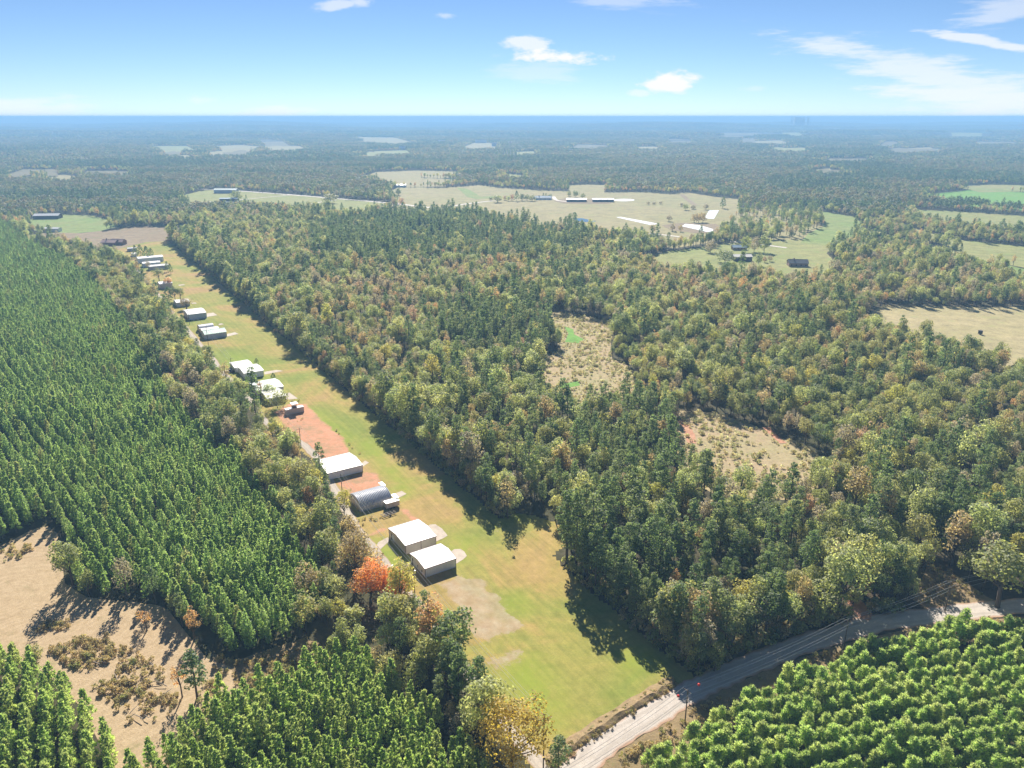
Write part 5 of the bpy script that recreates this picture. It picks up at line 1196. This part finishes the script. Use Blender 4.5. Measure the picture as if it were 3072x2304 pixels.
for (p, lb) in ((on_wire(q1, q2, 1, .06), 'red marker ball on the wire just past the roadside pole'), (on_wire(q0, q1, 1, .92), 'red marker ball on the wire over the sunny road')):
    bm = bmesh.new(); bmesh.ops.create_icosphere(bm, subdivisions=3, radius=.33); me = bpy.data.meshes.new('marker_ball'); bm.to_mesh(me); bm.free(); me.materials.append(M['red']); me.polygons.foreach_set('use_smooth', [True] * len(me.polygons))
    o = link('marker_ball', me); o.location = p; tag(o, lb, 'marker ball')
l0 = pole(1630, 2303, 13.5, 'tall pole in front of the big yellow oak at the lane mouth', 60)
l1 = pole(1245, 1792, 10.0, 'pole with transformer in front of the nearest white hangar', 60, transformer=True)
l2 = pole(1028, 1494, 9.5, 'pole between arch hut and cream-roofed hangar', 60)
l3 = pole(903, 1340, 8.5, 'pole beside the red dirt lot', 60); l4 = pole(787, 1219, 11.5, 'pole in front of the rust-coloured tree', 60)
l5 = pole(697, 1122, 9.0, 'pole beside the parked dark truck', 60); l6 = pole(626, 1040, 12.5, 'pole in front of the green-roofed hangar', 60); l7 = pole(569, 974, 10, 'pole in front of the big blue-grey hangar', 60)
for a, b_, lb in ((l0, l1, 'wires from lane mouth to nearest hangar'), (l1, l2, 'wires in front of the two nearest hangars'), (l2, l3, 'wires beside the cream-roofed hangar'), (l3, l4, 'wires along the red dirt lot'), (l4, l5, 'wires past the truck and three-vent hangar'), (l5, l6, 'wires across the open grass lot'), (l6, l7, 'wires in front of the green-roofed hangar')):
    span(a, b_, lb, 1.0, .03)

# ------------------------------------------------------------------ single trees that stand out
def single(name, u, vb, vt, wpx, kind, label, cat='tree', group=None, zfix=None):
    A = P(u, vb); hh = height_at(A, vt) / 1.03; zc = A[1] * math.cos(PITCH) + CAM_H * math.sin(PITCH); wm = wpx * zc / F_PX
    V = np.array([v.co[:] for v in kind.crown.vertices]); kw = np.percentile(np.abs(V[:, 0]), 98) * 2
    t = empty(name, (float(A[0]), float(A[1]), float(H(*A))), float(rng.uniform(0, 6.28))); sx = wm / kw; t.scale = (sx, sx, hh / kind.h); tag(t, label, cat, group)
    link('trunk', kind.trunk, t); link('crown', kind.crown, t); return t
KX = {'fire': Kind('fire_tree', broadleaf(71, 12, 4.0, 60, 60, .42, .08), 'fire'), 'gold': Kind('golden_tree', broadleaf(72, 17, 6.2, 64, 70, .46, .2), 'golden'), 'oak': Kind('tan_oak', broadleaf(73, 16, 4.2, 52, 44, .5, .15), 'tan'),
      'gold2': Kind('round_golden', broadleaf(74, 12, 3.6, 44, 40, .5, .1), 'yellow_green'), 'peach': Kind('peach_tree', broadleaf(75, 9, 3.6, 46, 44, .42, .1), 'tan'), 'thin': Kind('thin_orange', broadleaf(76, 9, 2.4, 14, 30, .42, .42), 'orange'),
      'grey': Kind('grey_green', broadleaf(77, 9, 2.7, 36, 36, .5, .12), 'pale_green'), 'bush': Kind('wide_bush', broadleaf(78, 8, 4.4, 46, 40, .5, .02), 'olive')}
single('maple_tree', 1112, 1806, 1676, 92, KX['fire'], 'fiery orange maple by the lane, its taller half beside the brown oak'); single('maple_tree', 1184, 1806, 1702, 86, KX['fire'], 'fiery orange maple in front of the nearest white hangar')
single('oak_tree', 1070, 1745, 1585, 112, KX['oak'], 'tall tan-brown oak between the plantation and the lane'); single('oak_tree', 1535, 2312, 2085, 205, KX['gold'], 'big golden yellow oak at the mouth of the lane')
single('lone_pine', 1675, 2325, 2206, 62, KP[3], 'small green pine standing alone at the road junction', 'pine tree')
single('bushy_tree', 1034, 1552, 1463, 52, KX['gold2'], 'round yellow-green tree touching the ribbed arch hut'); single('maple_tree', 932, 1800, 1696, 96, KX['peach'], 'peach-brown rounded maple inside the big plantation edge')
single('maple_tree', 952, 1650, 1582, 44, KX['peach'], 'smaller peach-brown maple in a plantation gap'); single('bushy_tree', 1063, 1890, 1816, 60, KX['grey'], 'small grey-green tree in the dark gap below the oak')
single('thin_maple', 547, 2092, 1985, 44, KX['thin'], 'thin orange tree with bare stem at the clearing end'); single('thin_maple', 441, 1892, 1826, 40, KX['thin'], 'little peach sapling alone in the hay clearing'); single('lone_pine', 592, 2095, 1946, 60, KP[2], 'dark leaning pine beside the thin orange tree', 'pine tree')
single('oak_tree', 2992, 1822, 1640, 150, KB['olive'][1], 'large green oak at the bend of the gravel road'); single('bushy_tree', 2065, 1575, 1492, 66, Kind('forest_gold', broadleaf(79, 13, 3.8, 44, 40, .5, .1), 'golden'), 'bright golden yellow crown in the middle of the wood')
KPL = [Kind('low_pine', lumpy_pine(95 + k, 9.0, 2.5), 'pine') for k in range(3)]
for (u, vb, vt, w, kk, lb) in [(757, 1162, 1131, 20, KPL[2 % 3], 'small pine by the lane corner of the grey-green hangar'), (771, 1100, 1073, 16, KPL[2 % 3], 'dark pine at the runway corner of the white hangars'), (821, 1143, 1117, 18, KPL[3 % 3], 'dark pine between the three-vent and grey-green hangars'), (783, 1197, 1136, 18, KB['rust'][3], 'narrow rust-coloured tree in front of the grey-green roof'),
                           (806, 1186, 1150, 34, KB['pale_green'][4], 'pale bush between the two hangars with trees'), (833, 1224, 1168, 52, KX['bush'], 'big olive bush hiding the small brown hangar'), (560, 927, 892, 30, KB['tan'][1], 'orange-brown tree hiding the pale-roofed hangar'), (508, 905, 858, 30, KPL[0 % 3], 'dark pine at the lane end of the dense clump'),
                           (526, 903, 856, 32, KB['dark_green'][0], 'dark green tree in the middle of the dense clump'), (542, 902, 862, 26, KB['olive'][1], 'olive tree on the runway side of the dense clump'), (408, 772, 733, 18, KPL[0 % 3], 'first pine of the dark clump at the runway end'), (424, 775, 731, 22, KPL[1 % 3], 'tallest pine of the dark clump at the runway end'),
                           (442, 776, 736, 20, KPL[2 % 3], 'pine of the dark clump closest to the runway'), (456, 780, 742, 18, KPL[0 % 3], 'last pine of the dark clump, nearest the camera'), (447, 815, 778, 14, KB['grey_brown'][3], 'thin pale tree among the crowded far hangars'), (478, 845, 803, 34, KB['olive'][0], 'olive tree between crowded hangars and tan-walled hangar'),
                           (503, 815, 782, 14, KPL[3 % 3], 'slim pine standing at the runway edge near its end'), (513, 822, 788, 14, KPL[2 % 3], 'second slim pine at the runway edge near its end'), (507, 862, 830, 26, KB['orange'][0], 'small orange tree behind the dense clump')]:
    single('airstrip_tree', u, vb, vt, w, kk, lb, 'tree', 'trees beside the hangars')
b = bare_tree(5, 9); A = P(918, 1618); t = empty('bare_tree', (A[0], A[1], 0)); tag(t, 'leafless grey tree at the edge of the big plantation', 'tree'); part('branches', b, 'dead_wood', t, True)
b = MB(); b.path([(0, 0, -.3), (.1, 0, 3), (.3, .1, 6.5)], [.2, .16, .08], 7); A = P(984, 1630); t = empty('dead_trunk', (A[0], A[1], 0)); tag(t, 'pale branchless dead trunk in the shade by the lane', 'tree'); part('stem', b, 'pale_bark', t, True); b = MB(); b.path([(.2, .05, 5), (.9, .3, 5.9)], [.06, .02], 5); part('stub', b, 'pale_bark', t, True)
GPT = 'lone trees in the far pastures'
PAST = [(1472, 601, 590, 10, 'd', 'small dark tree at the lane end of the farmhouse row'), (1493, 607, 582, 30, 'o', 'wide olive tree beginning the farmhouse row'), (1515, 601, 586, 11, 'r', 'small rust tree in the farmhouse row'), (1525, 604, 585, 13, 'g', 'pale green tree between two rust trees in the farmhouse row'), (1536, 602, 580, 12, 'r', 'taller rust tree in the farmhouse row'),
        (1550, 603, 570, 15, 'p', 'tallest dark pine of the farmhouse row'), (1566, 602, 578, 17, 'd', 'dark tree just past the tallest pine'), (1580, 602, 581, 15, 'd', 'second dark tree past the tallest pine'), (1596, 603, 583, 20, 'o', 'olive tree touching the farmhouse'), (1630, 593, 578, 7, 'p', 'narrow conifer behind the farmhouse'), (1638, 593, 578, 7, 'p', 'twin narrow conifer next to the one behind the farmhouse'), (1649, 598, 580, 13, 'd', 'dark round tree at the farm track'),
        (1707, 589, 572, 13, 'o', 'pale olive tree above the farm sheds'), (1727, 592, 569, 19, 'd', 'dark spreading tree above the farm sheds'), (1748, 595, 578, 13, 'o', 'round tree close behind the farm sheds'), (1710, 653, 637, 11, 'd', 'left one of two dark trees above the blue pond'), (1721, 652, 636, 11, 'p', 'right one of two dark trees above the blue pond'), (1945, 614, 603, 10, 'k', 'first small grey tree of the pasture hedge'), (1962, 614, 604, 11, 'k', 'middle small grey tree of the pasture hedge'), (1981, 613, 602, 11, 'k', 'last small grey tree of the pasture hedge'),
        (2044, 619, 607, 11, 'k', 'grey tree at the start of the swale clump'), (2057, 630, 609, 18, 'o', 'olive tree leading the swale clump'), (2078, 628, 613, 16, 'k', 'grey tree ending the swale clump'), (2118, 629, 609, 18, 'k', 'round grey tree above the rectangular white cover'), (2168, 625, 589, 20, 'p', 'tall dark pine alone on the upper pasture'), (2006, 664, 643, 18, 'k', 'grey-brown tree beside the long white pond'),
        (2083, 667, 638, 18, 't', 'first tan tree of the trio by the white covers'), (2096, 668, 636, 18, 't', 'middle tan tree of the trio by the white covers'), (2108, 667, 634, 18, 't', 'last tan tree of the trio by the white covers'), (1957, 699, 668, 22, 'k', 'grey tree at the bottom end of the long white pond'), (2018, 693, 666, 16, 'k', 'thin grey tree left of the white plastic rows'), (2040, 695, 672, 14, 't', 'small tan tree touching the white plastic rows'),
        (2174, 788, 746, 44, 'd', 'big dark tree beside the dark barn'), (2275, 797, 757, 24, 'd', 'dark round tree on the other side of the dark barn'), (2293, 787, 767, 13, 'r', 'little pinkish tree right of the dark barn'), (2309, 784, 764, 17, 'k', 'small grey tree past the pinkish tree'), (2131, 757, 716, 30, 'k', 'spreading grey tree at the top of the lawn'), (2235, 757, 700, 32, 'o', 'tall olive tree behind the dark barn'), (2262, 755, 708, 26, 'k', 'greyish tree between two tall trees behind the barn'), (2292, 757, 700, 38, 'o', 'broad olive tree behind the dark barn, farther right'),
        (711, 602, 568, 28, 'o', 'large round tree by the pole barn'), (739, 599, 583, 6, 'p', 'thin small conifer near the pole barn'), (991, 609, 577, 38, 'o', 'large spreading tree on the country road'), (1066, 594, 565, 26, 'o', 'first green tree of the roadside grove'), (1092, 594, 570, 17, 'o', 'low green tree of the roadside grove'), (1116, 596, 568, 17, 'd', 'dark tree of the roadside grove'), (1138, 597, 570, 18, 'o', 'fourth tree of the roadside grove'), (1163, 603, 577, 22, 'o', 'last tree of the roadside grove'), (1196, 586, 562, 17, 'd', 'round dark tree at the corner of the brown pasture'), (1183, 621, 586, 16, 'k', 'tall thin grey tree by the road fork'), (1205, 619, 590, 16, 'r', 'rust tree by the road fork'),
        (2645, 732, 717, 10, 'd', 'lower one of two dark bushes in the right pasture'), (2646, 715, 698, 14, 'd', 'upper one of two dark bushes in the right pasture'), (2694, 739, 727, 7, 'd', 'tiny dark cedar in the right pasture'), (2715, 741, 726, 11, 'd', 'round dark cedar in the right pasture'), (2562, 723, 703, 18, 'd', 'dark tree at the tip of the curved green field'), (2588, 693, 678, 13, 'd', 'dark bush at the bend of the curved green field')]
KLOW = {c: [Kind('low_' + c, broadleaf(90 + k, 9, 4.2, 34, 28, .7, .04), c) for k in range(2)] for c in ('dark_green', 'olive', 'rust', 'pale_green', 'grey_brown', 'tan')}
KM = {'d': KLOW['dark_green'], 'o': KLOW['olive'], 'r': KLOW['rust'], 'g': KLOW['pale_green'], 'p': KPL, 'k': KLOW['grey_brown'], 't': KLOW['tan']}
for i, (u, vb, vt, w, k, lb) in enumerate(PAST): single('pasture_tree', u, vb, vt, w, KM[k][i % len(KM[k])], lb, 'tree', GPT)

# ------------------------------------------------------------------ scrub, brush and the ditch bank
def shrub(seed, leaf, h=1.1, rad=.8, n=12, per=14, L=.38):
    r = np.random.default_rng(seed); d = fib(n, r); d = d[d[:, 2] > -.3]; cc = np.stack([d[:, 0] * rad * .7, d[:, 1] * rad * .7, h * .45 + d[:, 2] * h * .4], 1) + r.normal(size=(len(d), 3)) * .12
    V, t = clumps(cc, np.full(len(cc), .36 * rad), per, L, r); return leaf_mesh('shrub', V, t, LEAF[leaf])
SCR = proto_set('scrub_shape', [shrub(200 + i, 'scrub', 1.2 + .3 * (i % 2), .9) for i in range(5)])
BRU = proto_set('brush_shape', [shrub(210 + i, 'brush', 1.3 + .4 * (i % 2), 1.0, 12, 14, .4) for i in range(5)])
def fill(poly, dens, edge=0.0):
    a = np.array(poly); lo, hi = a.min(0), a.max(0); n = int((hi - lo).prod() * dens); x = rng.uniform(lo[0], hi[0], n); y = rng.uniform(lo[1], hi[1], n); ok = inpoly(x, y, poly); return x[ok], y[ok]
def bush_mass(name, polys, dens, coll, lo, hi, clear=None):
    xs_, ys_ = zip(*[fill(p, dens) for p in polys]); x = np.concatenate(xs_); y = np.concatenate(ys_)
    k = patch(x * 6, y * 6, 4.0); keep = rng.random(len(x)) < np.clip(.6 + .5 * k, .12, 1); x, y = x[keep], y[keep]
    if clear is not None: ok = clear(x, y); x, y = x[ok], y[ok]
    scatter(name, np.c_[x, y, np.zeros(len(x)) + lift(x, y)], rng.integers(0, 5, len(x)), rng.uniform(lo, hi, len(x)), rng.uniform(0, 6.28, len(x)), coll)
CL = [g for nm, g in FPOLY if nm == 'clearing']
GREENP = [GP([(1690, 978), (1720, 988), (1722, 1003), (1752, 1018), (1735, 1030), (1695, 1026), (1705, 1000)]), GP([(1675, 1160), (1700, 1149), (1735, 1144), (1740, 1156), (1690, 1166)])]
def no_green(x, y):
    ok = np.ones(len(x), bool)
    for g in GREENP: ok &= ~inpoly(x, y, g)
    return ok
bush_mass('scrub_undergrowth', CL, .30, SCR, .35, 1.15, no_green)
PILES = [GP(p) for p in ([(0, 1650), (40, 1637), (85, 1632), (102, 1645), (80, 1672), (20, 1690), (-30, 1690)], [(104, 1888), (150, 1862), (205, 1866), (212, 1884), (160, 1896), (110, 1908)],
         [(150, 1950), (230, 1915), (330, 1912), (345, 1935), (430, 1960), (500, 2020), (505, 2060), (440, 2070), (330, 2050), (345, 1985), (250, 2015), (190, 2000)], [(280, 2060), (370, 2030), (480, 2050), (540, 2090), (545, 2130), (470, 2165), (375, 2165), (335, 2110)])]
bush_mass('brush_undergrowth', PILES, 1.0, BRU, .35, .95)
bush_mass('verge_undergrowth', [VERGE, OPEN2, GAPW], .30, BRU, .4, 1.0, lambda x, y: dist_line(x, y, [tuple(p) for p in ROAD]) > 5.0)
WEEDY = [GP(p) for p in ([(1060, 1570), (1100, 1548), (1160, 1550), (1165, 1570), (1110, 1592)], [(820, 1205), (850, 1198), (905, 1192), (905, 1202), (840, 1222)], [(1000, 1280), (1050, 1330), (1095, 1372), (1085, 1372), (1030, 1325)], [(885, 1255), (905, 1252), (912, 1262), (892, 1266)], [(1090, 1520), (1180, 1500), (1190, 1512), (1100, 1540)], [(1060, 2280), (1500, 2160), (1560, 2260), (1560, 2380)])]
bush_mass('weedy_undergrowth', WEEDY[:5], .32, BRU, .25, .6)
eu = []
for o_ in (-1.6, -4.0): eu += edge_row(GP([(1497, 1560), (1250, 1352), (1000, 1141), (750, 929), (500, 718)]), o_, 2.4) + edge_row(GP([(2075, 2036), (1880, 1872), (1668, 1692)]), o_, 2.0)
for o_ in (4.6, 6.6): eu += edge_row(GP([(2110, 2040), (2190, 2020), (2285, 1980), (2420, 1930), (2511, 1904), (2580, 1882)]), o_, 1.9) + edge_row(GP([(2640, 1868), (2742, 1858)]), o_, 2.0)
eu = np.array(eu); UND = proto_set('undergrowth_shape', [shrub(220 + i, ('olive', 'dark_green', 'brush', 'olive', 'tan')[i], 2.4, 1.5, 14, 16, .5) for i in range(5)])
scatter('edge_undergrowth', np.c_[eu[:, 0], eu[:, 1], np.zeros(len(eu))], rng.integers(0, 5, len(eu)), rng.uniform(.6, 1.5, len(eu)), rng.uniform(0, 6.28, len(eu)), UND)
# logs in the brush piles
for i in range(16):
    x, y = fill(PILES[2 + i % 2], .2); j = int(rng.integers(len(x))); a = rng.uniform(0, 3.1); Lg = rng.uniform(1.8, 4)
    b = MB(); d = Vector((math.cos(a), math.sin(a), rng.uniform(-.1, .25))); b.path([-d * Lg / 2, d * Lg * .1 + Vector((0, 0, .1)), d * Lg / 2], [.11, .09, .05], 6)
    o = b.build('log', M['dead_wood']); o.location = (x[j], y[j], .75); tag(o, 'bleached grey log lying in the %s brush heap of the hay clearing' % ('upper', 'lower')[i % 2], 'log', 'logs in the brush heaps')
# cut bank between runway and road
BK = smooth(GP([(1652, 2292), (1700, 2256), (1780, 2200), (1900, 2123), (1980, 2075), (2020, 2050)]), 6); vs, fs = [], []
for i, p in enumerate(BK):
    p = np.array(p); d = np.array(BK[min(i + 1, len(BK) - 1)]) - np.array(BK[max(i - 1, 0)]); d /= np.linalg.norm(d); nn = np.array([-d[1], d[0]])
    for o, z in ((2.6, .02), (1.2, .45), (.2, .75), (-.7, .35), (-1.3, -.05), (-2.0, -.02)): q = p + nn * (o + .2 * math.sin(i * 1.3 + o)); vs.append((q[0], q[1], z * (1 + .25 * math.sin(i * 2.1)) + .02))
for i in range(len(BK) - 1):
    for k in range(5): a = i * 6 + k; fs.append((a, a + 1, a + 7, a + 6))
me = bpy.data.meshes.new('earth_bank'); me.from_pydata(vs, [], fs); me.materials.append(M['verge']); me.update(); o = link('earth_bank', me); tag(o, kind='structure')
if me.polygons[0].normal.z < 0: me.flip_normals()
bx, by = [], []
for p in BK:
    for k in range(9): bx.append(p[0] + rng.normal() * .9); by.append(p[1] + rng.normal() * .9)
scatter('bank_undergrowth', np.c_[bx, by, np.full(len(bx), .1)], rng.integers(0, 5, len(bx)), rng.uniform(.2, .5, len(bx)), rng.uniform(0, 6.28, len(bx)), BRU)

# ------------------------------------------------------------------ haze
gxx, gyy = np.meshgrid(np.linspace(-46000, 46000, 400), np.linspace(-46000, 46000, 400)); zlow = float(H(gxx, gyy).min()) - 3
b = MB(); b.box(-47000, 47000, -47000, 47000, zlow, 137)
m = bpy.data.materials.new('haze'); m.use_nodes = True; nt = m.node_tree; nt.nodes.clear(); out = nt.nodes.new('ShaderNodeOutputMaterial'); pv = nt.nodes.new('ShaderNodeVolumePrincipled')
pv.inputs['Color'].default_value = (.345, .635, 1.0, 1); pv.inputs['Density'].default_value = 2.05e-4; pv.inputs['Anisotropy'].default_value = 0.0
nt.links.new(pv.outputs[0], out.inputs['Volume'])
o = b.build('haze', m); tag(o, kind='stuff')
